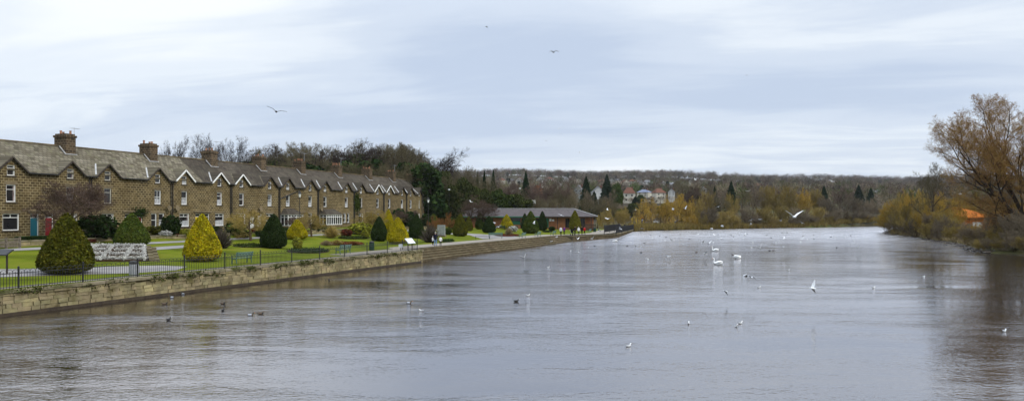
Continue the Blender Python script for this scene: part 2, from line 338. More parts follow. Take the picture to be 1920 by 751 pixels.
M['tind'] = mat('car_paint_grey', (.12, .12, .14), rough=.25)
M['lamp'] = mat('lamp_glass', (.7, .72, .7), rough=.2)
# water
def water_mat():
    m = bpy.data.materials.new('river_water'); m.use_nodes = True; t = m.node_tree; b = t.nodes['Principled BSDF']; nn = t.nodes.new; ll = t.links.new
    b.inputs['Base Color'].default_value = (.018, .013, .006, 1); b.inputs['IOR'].default_value = 5.0; b.inputs['Specular IOR Level'].default_value = .5
    b.inputs['Roughness'].default_value = .06
    g = nn('ShaderNodeTexCoord')
    def layer(sx, sy, sc, det, off=0):
        mp = nn('ShaderNodeMapping'); mp.inputs['Scale'].default_value = (sx, sy, 1); mp.inputs['Location'].default_value = (off, off, 0); mp.inputs['Rotation'].default_value = (0, 0, R(-14)); ll(g.outputs['Object'], mp.inputs[0])
        n = nn('ShaderNodeTexNoise'); n.inputs['Scale'].default_value = sc; n.inputs['Detail'].default_value = det; n.inputs['Roughness'].default_value = .55; n.inputs['Distortion'].default_value = .4; ll(mp.outputs[0], n.inputs[0]); return n.outputs[0]
    a = layer(.9, 1.5, 1.5, 3); c = layer(1, 1.8, 4.5, 2, 9); big = layer(.035, .10, 1, 3, 4); mid = layer(.16, .5, 1, 3, 14)
    ad = nn('ShaderNodeMath'); ad.operation = 'MULTIPLY_ADD'; ll(c, ad.inputs[0]); ad.inputs[1].default_value = .75; ll(a, ad.inputs[2])
    mr = nn('ShaderNodeMapRange'); mr.inputs[1].default_value = .40; mr.inputs[2].default_value = .62; mr.inputs[3].default_value = .22; mr.inputs[4].default_value = 1.0; ll(big, mr.inputs[0])
    mr2 = nn('ShaderNodeMapRange'); mr2.inputs[1].default_value = .4; mr2.inputs[2].default_value = .6; mr2.inputs[3].default_value = .55; mr2.inputs[4].default_value = 1.2; ll(mid, mr2.inputs[0])
    # livelier water along the left wall
    sx = nn('ShaderNodeSeparateXYZ'); ll(g.outputs['Object'], sx.inputs[0])
    q = nn('ShaderNodeMath'); q.operation = 'MULTIPLY_ADD'; ll(sx.outputs[1], q.inputs[0]); q.inputs[1].default_value = -.33; ll(sx.outputs[0], q.inputs[2])
    ml = nn('ShaderNodeMapRange'); ml.inputs[1].default_value = -40; ml.inputs[2].default_value = -26; ml.inputs[3].default_value = .6; ml.inputs[4].default_value = 1.0; ll(q.outputs[0], ml.inputs[0])
    md = nn('ShaderNodeMapRange'); md.inputs[1].default_value = 35; md.inputs[2].default_value = 170; md.inputs[3].default_value = 1.0; md.inputs[4].default_value = .45; ll(sx.outputs[1], md.inputs[0])
    mc_ = nn('ShaderNodeMapRange'); mc_.inputs[1].default_value = -24; mc_.inputs[2].default_value = 4; mc_.inputs[3].default_value = 1.25; mc_.inputs[4].default_value = .42; ll(q.outputs[0], mc_.inputs[0]); mk = nn('ShaderNodeMath'); mk.operation = 'MULTIPLY'; ll(ml.outputs[0], mk.inputs[0]); ll(mc_.outputs[0], mk.inputs[1])
    mq = nn('ShaderNodeMath'); mq.operation = 'MULTIPLY'; ll(mk.outputs[0], mq.inputs[0]); ll(md.outputs[0], mq.inputs[1])
    m1 = nn('ShaderNodeMath'); m1.operation = 'MULTIPLY'; ll(mr.outputs[0], m1.inputs[0]); ll(mr2.outputs[0], m1.inputs[1])
    rg = nn('ShaderNodeMapRange'); rg.inputs[1].default_value = 50; rg.inputs[2].default_value = 165; rg.inputs[3].default_value = .04; rg.inputs[4].default_value = .27; ll(sx.outputs[1], rg.inputs[0])
    rq = nn('ShaderNodeMath'); rq.operation = 'MULTIPLY'; ll(rg.outputs[0], rq.inputs[0]); rr2 = nn('ShaderNodeMapRange'); rr2.inputs[1].default_value = .3; rr2.inputs[2].default_value = .7; rr2.inputs[3].default_value = .75; rr2.inputs[4].default_value = 1.25; ll(mid, rr2.inputs[0]); ll(rr2.outputs[0], rq.inputs[1])
    m2 = nn('ShaderNodeMath'); m2.operation = 'MULTIPLY'; ll(m1.outputs[0], m2.inputs[0]); ll(mq.outputs[0], m2.inputs[1])
    h = nn('ShaderNodeMath'); h.operation = 'MULTIPLY'; ll(ad.outputs[0], h.inputs[0]); ll(m2.outputs[0], h.inputs[1])
    bp = nn('ShaderNodeBump'); bp.inputs['Strength'].default_value = 1; bp.inputs['Distance'].default_value = WAVE
    ll(h.outputs[0], bp.inputs['Height'])
    df = nn('ShaderNodeBsdfDiffuse'); df.inputs['Color'].default_value = (.018, .013, .006, 1); gl = nn('ShaderNodeBsdfGlossy'); gl.inputs['Color'].default_value = (.95, .93, .945, 1)
    ll(bp.outputs[0], gl.inputs['Normal']); ll(rq.outputs[0], gl.inputs['Roughness'])
    lw = nn('ShaderNodeLayerWeight'); lw.inputs['Blend'].default_value = .5; ll(bp.outputs[0], lw.inputs['Normal'])
    pw = nn('ShaderNodeMath'); pw.operation = 'POWER'; ll(lw.outputs['Facing'], pw.inputs[0]); pw.inputs[1].default_value = 4
    fr = nn('ShaderNodeMath'); fr.operation = 'MULTIPLY_ADD'; ll(pw.outputs[0], fr.inputs[0]); fr.inputs[1].default_value = .52; fr.inputs[2].default_value = .36; fr.use_clamp = True
    ms = nn('ShaderNodeMixShader'); ll(fr.outputs[0], ms.inputs[0]); ll(df.outputs[0], ms.inputs[1]); ll(gl.outputs[0], ms.inputs[2])
    t.links.new(ms.outputs[0], t.nodes['Material Output'].inputs['Surface']); t.nodes.remove(b)
    return m
WAVE = .045
M['water'] = water_mat()
# ---------------------------------------------------------------- the lie of the land
LEFT = [(-75, -80), (-41, 0), (-26.5, 36.3), (-10.1, 76.9), (-9.2, 80.5), (-4.08, 93.5), (1.9, 108), (7.4, 122), (11.7, 134), (18.7, 147), (22.5, 153), (24.7, 160), (36.8, 209.6)]
FAR = [(36.8, 209.6), (44, 219), (66, 234), (88, 252), (118, 268), (150, 290), (205, 330)]
RIGHT = [(205, 330), (185, 270), (134, 232), (112, 205), (101, 186), (93, 160), (85, 140), (80, 125), (70, 104), (66, 95), (68, 88), (78, 60), (86, 0), (95, -80)]
def seg_d(P, A):
    """distance from points to an open polyline"""
    P = np.atleast_2d(np.asarray(P, float)); best = np.full(len(P), 1e9)
    for (x0, y0), (x1, y1) in zip(A[:-1], A[1:]):
        d = np.array([x1 - x0, y1 - y0]); t = np.clip(((P - [x0, y0]) @ d) / (d @ d), 0, 1)
        best = np.minimum(best, np.hypot(*(P - ([x0, y0] + t[:, None] * d)).T))
    return best
RIV = LEFT + FAR[1:] + RIGHT[1:]
def inside(P):
    P = np.atleast_2d(np.asarray(P, float)); c = np.zeros(len(P), bool); n = len(RIV)
    for i in range(n):
        (x0, y0), (x1, y1) = RIV[i], RIV[(i + 1) % n]
        if y0 == y1: continue
        k = ((y0 > P[:, 1]) != (y1 > P[:, 1])) & (P[:, 0] < (x1 - x0) * (P[:, 1] - y0) / (y1 - y0) + x0); c ^= k
    return c
def fac_x(Y): return -46.76 + .354 * (np.asarray(Y, float) - 68)
def sstep(a, b, x): t = np.clip((x - a) / (b - a), 0, 1); return t * t * (3 - 2 * t)
def garden_h(P):
    P = np.atleast_2d(np.asarray(P, float)); X, Y = P.T
    q = (X - fac_x(Y)) * .943
    ze = np.interp(Y, [0, 126, 150, 209], [1.35, 1.35, .95, .6])
    pr = np.interp(q, [0, 6.0, 6.25, 10, 20, 31], [1.75, 1.6, 1.12, .98, .22, 0.0])
    pr = pr * (1 - sstep(146, 165, Y)) + np.interp(-X + 30, [0, 20, 60], [0, .7, 1.4]) * sstep(146, 165, Y)
    back = np.clip(-q - 13, 0, 90) * .12
    return ze + pr + back * (1 - .5 * sstep(150, 260, Y))
def hill(P):
    P = np.atleast_2d(np.asarray(P, float)); X, Y = P.T
    h = np.clip(Y - 262, 0, 1500) * .0615
    az = X / np.maximum(Y, 1)
    h = h * (1 - .12 * sstep(.35, .62, az)) 
    return h + 5 * np.sin(X / 170 + 1) * sstep(600, 1500, Y) + 3 * np.sin(X / 61 + 2) * sstep(600, 1500, Y)
def H(P):
    P = np.atleast_2d(np.asarray(P, float)); X, Y = P.T
    dl = seg_d(P, LEFT); df = seg_d(P, FAR); dr = seg_d(P, RIGHT); ins = inside(P)
    far = .25 + np.minimum(df * .12, 1.8); rt = .15 + np.minimum(dr * .10, 1.6)
    w = np.stack([dl, df, dr]); k = w.argmin(0)
    wl = 1 / (dl + 2) ** 3; wf = 1 / (df + 2) ** 3; wr = 1 / (dr + 2) ** 3
    h = (garden_h(P) * wl + far * wf + rt * wr) / (wl + wf + wr)
    h = np.where((k == 0) & (Y < 165), garden_h(P), h) + hill(P)
    return np.where(ins, np.minimum(-w.min(0) * .25, 0) - .05, h)
def hz(x, y): return float(H([(x, y)])[0])
def hit(px, py, lift=0.0):
    """where the sight line through a pixel of the photograph meets the ground"""
    D = np.concatenate([np.arange(25, 320, .25), np.arange(320, 1800, 2)]); X = (px - CX) / F * D; Z = CZ - (py - HY) / F * D
    h = H(np.stack([X, D], 1)); h = np.where(h < 0, -50, h) + lift
    i = int(np.argmax(Z <= h)) if (Z <= h).any() else len(D) - 1
    return Vector((X[i], D[i], h[i]))
def onwater(px, py):
    D = CZ * F / (py - HY); return Vector(((px - CX) / F * D, D, 0))
def at(px, py, D): return Vector(((px - CX) / F * D, D, CZ - (py - HY) / F * D))
def sheet(name, pts, m, lift, **tg):                     # a paved or planted patch that follows the ground
    from mathutils.geometry import delaunay_2d_cdt
    xs = [p[0] for p in pts]; ys = [p[1] for p in pts]; co = [Vector(p[:2]) for p in pts]; n = len(co)
    st = 1.5 if max(ys) < 115 else 3.0
    g = [(x, y) for x in np.arange(min(xs), max(xs), st) for y in np.arange(min(ys), max(ys), st)]
    loop = [tuple(c) for c in co]; dense = []
    for i in range(n):
        a, b = co[i], co[(i + 1) % n]; k = max(1, int((b - a).length / st))
        dense += [a.lerp(b, j / k) for j in range(k)]
    k = len(dense)
    vs, es, fs, *_ = delaunay_2d_cdt(dense + [Vector(p) for p in g], [(i, (i + 1) % k) for i in range(k)], [tuple(range(k))], 1, 1e-4)
    P = np.array([tuple(v_) for v_ in vs]); z = garden_h(P) if max(ys) < 215 and max(xs) < 45 else H(P)
    mb = MB(); mb.add([(p[0], p[1], float(q) + lift) for p, q in zip(P, z)], [tuple(f) for f in fs])
    return mb.build(name, m, smooth=True, **tg)

# river, ground, lawn
mb = MB(); mb.poly([(-160, -90, 0), (420, -90, 0), (420, 420, 0), (-160, 420, 0)]); mb.build('river_water', M['water'], kind='structure', label='wide river with ruffled grey water reflecting the sky')
def levels(parts):
    o = []
    for a, b, s in parts: o += list(np.arange(a, b, s))
    return np.array(o)
ys = levels([(-90, 20, 6), (20, 330, 3), (330, 600, 12), (600, 2000, 50), (2000, 3600, 250)])
xs = levels([(-2600, -600, 200), (-600, -150, 25), (-150, 220, 3), (220, 700, 20), (700, 2700, 150)])
XX, YY = np.meshgrid(xs, ys); P = np.stack([XX.ravel(), YY.ravel()], 1); Z = H(P)
dl = seg_d(P, LEFT); dfr = seg_d(P, FAR + RIGHT[1:])
lg = (dl < 62) & (dl <= dfr) & (P[:, 1] < 214) & (Z > -.01)
Z = np.where(lg, np.minimum(Z - .5, (dl - 8) * .3), Z)    # the garden has its own finer sheet above
Z = np.where(P[:, 1] > 1760, Z - (P[:, 1] - 1760) * .08, Z)
nx, ny = len(xs), len(ys); mb = MB()
mb.add([(float(a), float(b), float(c)) for (a, b), c in zip(P, Z)], [(j * nx + i, j * nx + i + 1, (j + 1) * nx + i + 1, (j + 1) * nx + i) for j in range(ny - 1) for i in range(nx - 1)], 0)
for q, f in enumerate(mb.f):
    if P[f[0], 1] > 262: mb.m[q] = 1
mb.build('ground', [M['rough'], M['hillg']], smooth=True, kind='structure', label='river banks and rising valley side')
# edge of the promenade: wall top until the wall ends, then the top of the steps
def resample(pl, st):
    o = []
    for a, b in zip(pl[:-1], pl[1:]):
        a = Vector(a); b = Vector(b); k = max(1, int(round((b - a).length / st))); o += [a.lerp(b, i / k) for i in range(k)]
    return o + [Vector(pl[-1])]
def offset(pl, d):
    o = []
    for i, p in enumerate(pl):
        t = (pl[min(i + 1, len(pl) - 1)] - pl[max(i - 1, 0)]).normalized(); o.append(p + Vector((-t.y, t.x)) * d)
    return o
wall_l = [Vector(p) for p in LEFT[1:4]]; step_l = [Vector(p) for p in LEFT[3:9]]; slab_l = [Vector(p) for p in LEFT[8:]]
S_ST = 1.75                                               # run of the steps
stepr = resample([tuple(p) for p in step_l], 2.0)
edge = offset(resample([tuple(p) for p in [Vector((-60, -45))] + wall_l], 3.0), .35) + offset(stepr[1:], S_ST)[0:] + offset(resample([tuple(p) for p in slab_l], 3), .5)[1:]
mb = MB(); vs = []; K = 46; offs = np.concatenate([[0], np.linspace(1.2, 58, K - 1)])
for p in edge:
    for k in range(K): vs.append((p.x - offs[k] * .96, p.y + offs[k] * .18))
Zg = garden_h(vs); n = len(edge)
mb.add([(x, y, float(z)) for (x, y), z in zip(vs, Zg)], [(i * K + k, i * K + k + 1, (i + 1) * K + k + 1, (i + 1) * K + k) for i in range(n - 1) for k in range(K - 1)][:])
mb.f = [f[::-1] for f in mb.f]
mb.build('lawn', M['grass'], smooth=True, kind='structure', label='mown lawns of the riverside garden')
def e2(p): return (p.x, p.y)
def gp(px, py): v_ = hit(px, py); return (v_.x, v_.y)
# riverside promenade beside the steps, out to the railed platform
pe = [p for p in edge if p.y > 66]; inner = [p + Vector((-3.0 - max(0, (p.y - 118)) * .05, .9)) for p in pe]
sheet('promenade', [e2(p) for p in pe] + [e2(p) for p in inner[::-1]], M['prom'], .02, kind='structure', label='tarmac promenade above the river steps')
strip = [p for p in offset(resample([(-41, 0), (-26.7, 36.3), (-10.1, 76.9)], 3), .5)]
sheet('wall_top_paving', [e2(p) for p in strip] + [e2(p) for p in offset(resample([(-41, 0), (-26.7, 36.3), (-10.1, 76.9)], 3), 1.15)[::-1]], M['prom'], .02, kind='structure', label='narrow paved strip behind the railing')
sheet('lower_path', [gp(-60, 522), gp(120, 516), gp(250, 512), gp(330, 507), gp(352, 500), gp(300, 498), gp(200, 500), gp(100, 503), gp(-60, 506)], M['path'], .02, kind='structure', label='grey path between the topiary and the railing')
def qline(q, y0, y1, st=4): return [(float(fac_x(y)) + q / .943, float(y)) for y in np.arange(y0, y1 + .1, st)]
sheet('terrace_path', qline(9.6, 50, 138) + qline(7.4, 50, 138)[::-1], M['path'], .025, kind='structure', label='light grey path in front of the terrace gardens')
sheet('park_path', [gp(905, 448), gp(960, 446), gp(975, 444.5), gp(945, 440), gp(880, 437.5), gp(838, 437), gp(838, 439), gp(880, 440.5)], M['path'], .03, kind='structure', label='narrow path branching from the promenade across the lawn')
sheet('garden_path', [gp(280, 470), gp(360, 464), gp(430, 458), gp(430, 455.5), gp(360, 459), gp(280, 464)], M['path'], .03, kind='structure', label='pale path past the golden yew')

# ---------------------------------------------------------------- river wall of coursed blocks
rng = random.Random(5)
wt = thing('river_wall', 'long retaining wall of pale mossy stone blocks holding the garden above the river', 'wall', (0, 0, 0))
wl = resample([(-60, -45), (-41, 0), (-26.5, 36.3), (-10.1, 76.9)], 200)
mb = MB(); back = MB(); cop = MB(); mo = MB(); wet = MB(); wp = [Vector((-60, -45)), Vector((-26.7, 36.3)), Vector((-10.1, 76.9))]
nprng = np.random.default_rng(3)
for a, b in zip(wp[:-1], wp[1:]):
    Lw = (b - a).length; t = (b - a) / Lw; nrm = Vector((t.y, -t.x))          # towards the river
    def wpt(s, o, z): p = a + t * s + nrm * o; return (p.x, p.y, z)
    def blk(m_, s0, s1, o0, o1, z0, z1, j=0, mi=0):
        vs = [wpt(s + rng.uniform(-j, j), o + (rng.uniform(-j, j) if o > 0 else 0), z + rng.uniform(-j, j)) for z in (z0, z1) for o in (o0, o1) for s in (s0, s1)]
        m_.add(vs, [(0, 2, 3, 1), (4, 5, 7, 6), (0, 1, 5, 4), (2, 6, 7, 3), (0, 4, 6, 2), (1, 3, 7, 5)], mi)
    blk(back, 0, Lw, -.45, -.02, -.6, 1.20)
    blk(wet, 0, Lw, -.3, .075, -.6, .17); 
    z = .10; row = 0
    for hh in (.29, .25, .19, .23, .15):
        s = -rng.random() * .4 + .05
        while s < Lw - .05:
            w = rng.uniform(.26, .85) if row < 4 else rng.uniform(.5, 1.1); e_ = min(s + w, Lw)
            blk(mb, max(s, 0) + .018, e_ - .018, -.1, rng.uniform(-.01, .06) + .03 * (row == 4) - (.06 if rng.random() < .04 else 0), z + .008, z + hh - .008, .02)
            s += w
        z += hh; row += 1
    s = 0
    while s < Lw:                                          # coping slabs
        w = rng.uniform(.9, 1.7); e_ = min(s + w, Lw); blk(cop, s + .01, e_ - .01, -.55, .13 + rng.uniform(-.02, .03), 1.20, 1.37 + rng.uniform(-.012, .02), .012); s += w
    for k in range(int(Lw * 9)):                           # moss cushions and hanging ivy under the coping
        s = rng.random() * Lw; z = 1.36 - abs(rng.gauss(0, .16)); 
        if noise.noise(Vector((s * .35, 3, 0))) < .05 and rng.random() < .82: continue
        c = Vector(wpt(s, .10, z)); r = rng.uniform(.05, .17)
        pts = nprng.normal(size=(14, 3)) * [r, r, r * .55] + list(c); mo.cards(pts, .05, nprng)
back.build('wall_core', M['mortar'], wt); mb.build('block_facing', M['wstone'], wt); cop.build('coping', M['coping'], wt); wet.build('footing', M['wet'], wt)
mo.build('moss', M['moss'], wt, kind='stuff')
# end pier of the wall
# steps
st = thing('river_steps', 'flight of long worn stone steps running down to the water', 'steps')
inn = offset(stepr, .0)
nst = 5; run = S_ST / nst
for k in range(nst):
    tr = MB(); oo0 = run * k; top = (k + 1) * (1.33 / nst); pts0 = offset(stepr, oo0); pts1 = offset(stepr, oo0 + run + .25)
    for i in range(len(stepr) - 1):
        nseg = 2
        for j in range(nseg):
            f0, f1 = j / nseg, (j + 1) / nseg - .006
            A0, A1 = pts0[i].lerp(pts0[i + 1], f0), pts0[i].lerp(pts0[i + 1], f1); B0, B1 = pts1[i].lerp(pts1[i + 1], f0), pts1[i].lerp(pts1[i + 1], f1)
            ze = float(np.interp((A0.y), [0, 126, 150], [1, 1, .72])); jz = rng.uniform(-.015, .015)
            z1 = top * ze + jz; z0 = -.5 if k == 0 else top * ze - .30
            vs = [(p.x, p.y, z) for z in (z0, z1) for p in (A0, A1, B1, B0)]
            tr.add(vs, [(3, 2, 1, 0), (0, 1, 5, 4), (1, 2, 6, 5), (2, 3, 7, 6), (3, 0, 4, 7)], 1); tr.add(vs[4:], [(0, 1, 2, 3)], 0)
            q = .07; C0 = A0 - (B0 - A0).normalized() * .04; C1 = A1 - (B1 - A1).normalized() * .04
            tr.add([(p.x, p.y, z) for z in (z1 - .085, z1 + .004) for p in (C0, C1, A1.lerp(B1, .2), A0.lerp(B0, .2))], [(0, 1, 5, 4), (4, 5, 6, 7), (3, 2, 1, 0), (0, 4, 7, 3), (1, 2, 6, 5)], 0)
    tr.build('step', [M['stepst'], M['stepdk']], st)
# end wall that closes off steps against the river wall
ew = MB(); a = Vector((-10.1, 76.9)); d = (Vector((-10.1, 76.9)) - Vector((-26.7, 36.3))).normalized(); nn_ = Vector((-d.y, d.x))
for (o0, o1, z0, z1) in ((0, 2.3, -.5, 1.2),): 
    q = [a + nn_ * o0, a + nn_ * o1, a + nn_ * o1 + d * .35, a + nn_ * o0 + d * .35]; ew.prism([(p.x, p.y) for p in q[::-1]], z0, z1)
q = [a - nn_ * .12, a + nn_ * 2.3, a + nn_ * 2.3 + d * .42, a - nn_ * .12 + d * .42]; ew.prism([(p.x, p.y) for p in q[::-1]], 1.203, 1.372, 1)
ew.build('end_pier', [M['wstone'], M['coping']], wt)
# quay slab round the platform
qm = MB(); qs = resample([tuple(p) for p in slab_l], 3); qo = offset(qs, 1.4)
for i in range(len(qs) - 1):
    z = [float(np.interp(p.y, [126, 150, 209], [1.2, .85, .55])) for p in (qs[i], qs[i + 1])]
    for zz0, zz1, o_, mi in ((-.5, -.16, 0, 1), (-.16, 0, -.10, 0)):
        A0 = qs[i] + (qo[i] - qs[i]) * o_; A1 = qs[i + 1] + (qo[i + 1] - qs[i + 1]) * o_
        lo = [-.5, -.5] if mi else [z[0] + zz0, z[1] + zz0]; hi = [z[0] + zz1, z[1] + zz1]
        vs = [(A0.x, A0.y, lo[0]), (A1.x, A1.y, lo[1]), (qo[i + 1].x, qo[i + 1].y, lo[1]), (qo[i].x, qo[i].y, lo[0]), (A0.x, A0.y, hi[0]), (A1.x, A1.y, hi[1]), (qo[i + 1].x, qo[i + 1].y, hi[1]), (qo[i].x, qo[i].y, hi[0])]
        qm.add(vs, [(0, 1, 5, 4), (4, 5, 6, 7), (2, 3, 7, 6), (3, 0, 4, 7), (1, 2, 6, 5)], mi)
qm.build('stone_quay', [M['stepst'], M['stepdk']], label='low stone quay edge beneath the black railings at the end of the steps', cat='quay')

# ---------------------------------------------------------------- terrace houses
GD = [61.8, 65.8, 71.5, 75.6, 81.9, 85.7, 91.3, 95.2, 100.7, 104.6, 109.8, 113.6, 119.5, 123.9, 129.3, 133.4, 138.2, 141.6]
BD = [59.6, 63.8, 68.65, 73.55, 78.75, 83.8, 88.5, 93.25, 97.95, 102.65, 107.2, 111.7, 116.55, 121.7, 126.6, 131.35, 135.8, 139.9, 143.9]
ZB, ZE, ZR, ZG = 3.1, 9.45, 12.55, 10.75
ST = 1.0608; th = math.atan2(1, .354)
LAB = ['with its gable cut by the left edge of the picture', 'with a teal door and a big ground window near the left edge', 'with a dark red door behind the bare purple tree',
 'right of the bare purple tree, third full gable from the left', 'with a red door under hanging leaves and twin sash windows', 'with a white edged gable and a yellow front door',
 'with the first of two neighbouring white edged gables', 'with the second of two neighbouring white edged gables', 'behind the olive bare tree, dark edged gable', 'with the slate roofed bay behind the squat golden yew',
 'just right of the first glazed bay', 'with the wide white glazed bay', 'with a white twin ground window beside the yellow hedge', 'with ivy climbing beside its upper window', 'with the white edged gable behind the golden yews',
 'with the last white edged gable down the terrace', 'behind the tall lantern lamp, far down the terrace', 'where the terrace begins to bend, far end', 'beyond the bend of the terrace, third from the far end', 'beyond the bend, second from the far end', 'at the far end with white windows in its end wall', '']
whiteg = {5, 6, 7, 14, 15}
ground = {1: 'wide', 2: 'wide', 3: 'wide', 4: 'twin', 5: 'wide', 6: 'wide', 7: 'wide', 9: 'bay', 10: 'tall', 11: 'bay2', 12: 'twin'}
doorc = {1: 'teal', 2: 'red', 4: 'red', 5: 'yellow', 3: 'black', 6: 'black', 7: 'white', 8: 'white'}
houses = []
def rect(x0, x1, z0, z1): return [(x0, z0), (x1, z0), (x1, z1), (x0, z1)]
def sash(root, kind, x0, x1, z0, z1, y, fm, hr, outward=1):
    """window: glass pane with frame, bars, sill and lintel"""
    g = MB(); cols = [M['glass'], M['curtain'], M['net']]; yy = y + .07
    w = x1 - x0
    g.poly([(x0, yy, z0), (x1, yy, z0), (x1, yy, z1), (x0, yy, z1)], 0)
    if hr.random() < .65:
        cw = w * hr.uniform(.12, .24); mi = hr.choice((1, 1, 2))
        for a, b in ((x0, x0 + cw), (x1 - cw, x1)):
            g.poly([(a, yy - .004, z0 + .05), (b, yy - .004, z0 + .05), ((a + b) / 2 + (.25 * cw if a == x0 else -.25 * cw), yy - .004, z0 + (z1 - z0) * .45), (b, yy - .004, z1), (a, yy - .004, z1)], mi)
    if hr.random() < .35: g.poly([(x0, yy - .006, z0 + .02), (x1, yy - .006, z0 + .02), (x1, yy - .006, z0 + (z1 - z0) * hr.uniform(.3, .5)), (x0, yy - .006, z0 + (z1 - z0) * .42)], 2)
    win = g.build('window', cols, root)
    f = MB(); t_ = .085 if kind != 'attic' else .075
    yo = y - .015; yi = y + .068
    f.box(x0, x0 + t_, yo, yi, z0, z1); f.box(x1 - t_, x1, yo, yi, z0, z1); f.box(x0 + t_, x1 - t_, yo, yi, z0, z0 + t_); f.box(x0 + t_, x1 - t_, yo, yi, z1 - t_, z1)
    def hb(z, q=.05): f.box(x0 + t_, x1 - t_, y + .005, yi, z - q / 2, z + q / 2)
    def vb(x, za, zb, q=.05): f.box(x - q / 2, x + q / 2, y + .008, yi - .002, za, zb)
    if kind == 'wide': hb(z0 + (z1 - z0) * .76, .06); vb((x0 + x1) / 2, z0 + (z1 - z0) * .76 + .03, z1 - t_)
    elif kind == 'top': hb(z0 + (z1 - z0) * .72)
    else: hb((z0 + z1) / 2, .055)
    if kind == 'four': vb((x0 + x1) / 2, z0 + t_, (z0 + z1) / 2 - .03, .035); vb((x0 + x1) / 2, (z0 + z1) / 2 + .03, z1 - t_, .035)
    f.build('frame', fm, win)
    return win
def house(i, p0, ang, w, gx, wide_right):
    hr = random.Random(100 + i)
    t = thing('terrace_house', 'stone terrace house ' + LAB[i], 'house', (p0.x, p0.y, 0), ang, 'houses of the stone terrace')
    houses.append((t, p0, ang, w, gx))
    gw = 1.42; dep = 8.0; m = (ZR - ZE) / (dep / 2)
    slate = M['slate'] if i < 6 else M['slate2']
    fm = M['offwhite'] if i in (2, 3) else M['white']
    ax, aw = gx + (.0), .80 if i != 4 else .85
    holes = []; wins = []
    a0, a1 = gx - .38, gx + .38; holes.append(rect(a0, a1, 9.0, 10.0)); wins.append(('top' if i in (1, 2, 3) else 'attic', a0, a1, 9.0, 10.0))
    mw = .46; mz = (6.5, 8.15); kind = 'top' if i in (1, 3, 6) else ('four' if i in (4, 8) else 'mid')
    holes.append(rect(gx - mw, gx + mw, *mz)); wins.append((kind, gx - mw, gx + mw, *mz))
    gk = ground.get(i, 'wide'); 
    gm = min(max(gx, 1.0), w - 1.0)
    if gk == 'twin':
        for s in (-1, 1):
            c = gm + s * .55; holes.append(rect(c - .40, c + .40, 3.85, 5.42)); wins.append(('mid', c - .40, c + .40, 3.85, 5.42))
    elif gk == 'tall': holes.append(rect(gm - .5, gm + .5, 3.75, 5.42)); wins.append(('top', gm - .5, gm + .5, 3.75, 5.42))
    elif gk in ('wide',): holes.append(rect(gm - .78, gm + .78, 3.8, 5.4)); wins.append(('wide', gm - .78, gm + .78, 3.8, 5.4))
    dx = (w - .75) if wide_right else .75
    holes.append(rect(dx - .43, dx + .43, ZB + .02, 5.38))
    outer = [(0, ZB - 1.2), (w, ZB - 1.2), (w, ZE - .02), (min(gx + gw, w), ZE - .02), (gx, ZG - .06), (max(gx - gw, 0), ZE - .02), (0, ZE - .02)]
    loops = [[Vector((x, 0, z)) for x, z in outer]] + [[Vector((x, 0, z)) for x, z in h] for h in holes]
    flat = [p for lp in loops for p in lp]
    mb = MB(); tris = tessellate_polygon(loops)
    vs = [(p.x, 0, p.z) for p in flat]
    for tr_ in tris:
        a, b, c = (flat[k] for k in tr_); nn = (b - a).cross(c - a)
        mb.add([vs[k] for k in (tr_ if nn.y < 0 else tr_[::-1])], [(0, 1, 2)], 0)
    for h in holes:                                        # reveals
        for k in range(4):
            (xa, za), (xb, zb) = h[k], h[(k + 1) % 4]
            mb.add([(xa, 0, za), (xb, 0, zb), (xb, .24, zb), (xa, .24, za)], [(0, 1, 2, 3)], 0)
    for xx in (0.002, w - .002): mb.add([(xx, 0, ZB - 1.2), (xx, dep, ZB - 1.2), (xx, dep, ZE), (xx, dep / 2, ZR - .05), (xx, 0, ZE - .02)], [(0, 1, 2, 3, 4)], 0)
    mb.add([(0, dep, ZB - 1.2), (w, dep, ZB - 1.2), (w, dep, ZE), (0, dep, ZE)], [(0, 1, 2, 3)], 0)
    mb.build('wall', [M['stone']], t)
    for (k, x0, x1, z0, z1) in wins: 
        wn_ = sash(t, k, x0, x1, z0, z1, .10, fm, hr)
        s = MB(); s.box(x0 - .12, x1 + .12, -.07, .10, z0 - .14, z0 - .005); s.build('sill', M['sill'], wn_)
        if k != 'attic' and z1 < 9.2:
            l_ = MB(); l_.box(x0 - .18, x1 + .18, -.012, .09, z1 + .004, z1 + .26); l_.build('lintel', M['lintel'], wn_)
    # door
    dc = doorc.get(i, hr.choice(('black', 'white', 'red', 'bgreen')))
    d = MB(); d.box(dx - .36, dx + .36, .14, .19, ZB + .05, 4.98)
    for zz in ((3.3, 3.95), (4.1, 4.8)):
        for s in (-1, 1): d.box(dx + s * .17 - .11, dx + s * .17 + .11, .128, .139, *zz)
    dr = d.build('door', M[dc], t, label=dc.replace('bgreen', 'green') + ' front door' if dc in ('teal', 'red', 'yellow') else None)
    f = MB(); 
    for s in (-1, 1): f.box(dx + s * .395 - .035, dx + s * .395 + .035, .09, .2, ZB + .02, 5.38)
    f.box(dx - .36, dx + .36, .09, .2, 4.985, 5.04); f.box(dx - .36, dx + .36, .09, .2, 5.33, 5.38); f.build('frame', M['white'], dr)
    g = MB(); g.box(dx - .36, dx + .36, .15, .17, 5.045, 5.325); g.build('fanlight', M['glass'], dr)
    g = MB(); g.box(dx - .75, dx + .75, -.16, -.004, 5.56, 5.70); g.box(dx - .62, dx + .62, -.02, -.003, 5.39, 5.555); g.build('door_hood', M['lintel'], t)
    g = MB(); g.box(dx - .55, dx + .55, -.55, -.005, ZB - .6, ZB + .0); g.build('doorstep', M['lintel'], t)
    # roof: strips so the eave stops at the gable
    def zs(y): return ZE + .03 + y * m
    g = MB(); ov = -.30; T = .10
    x_l, x_r = gx - gw, gx + gw
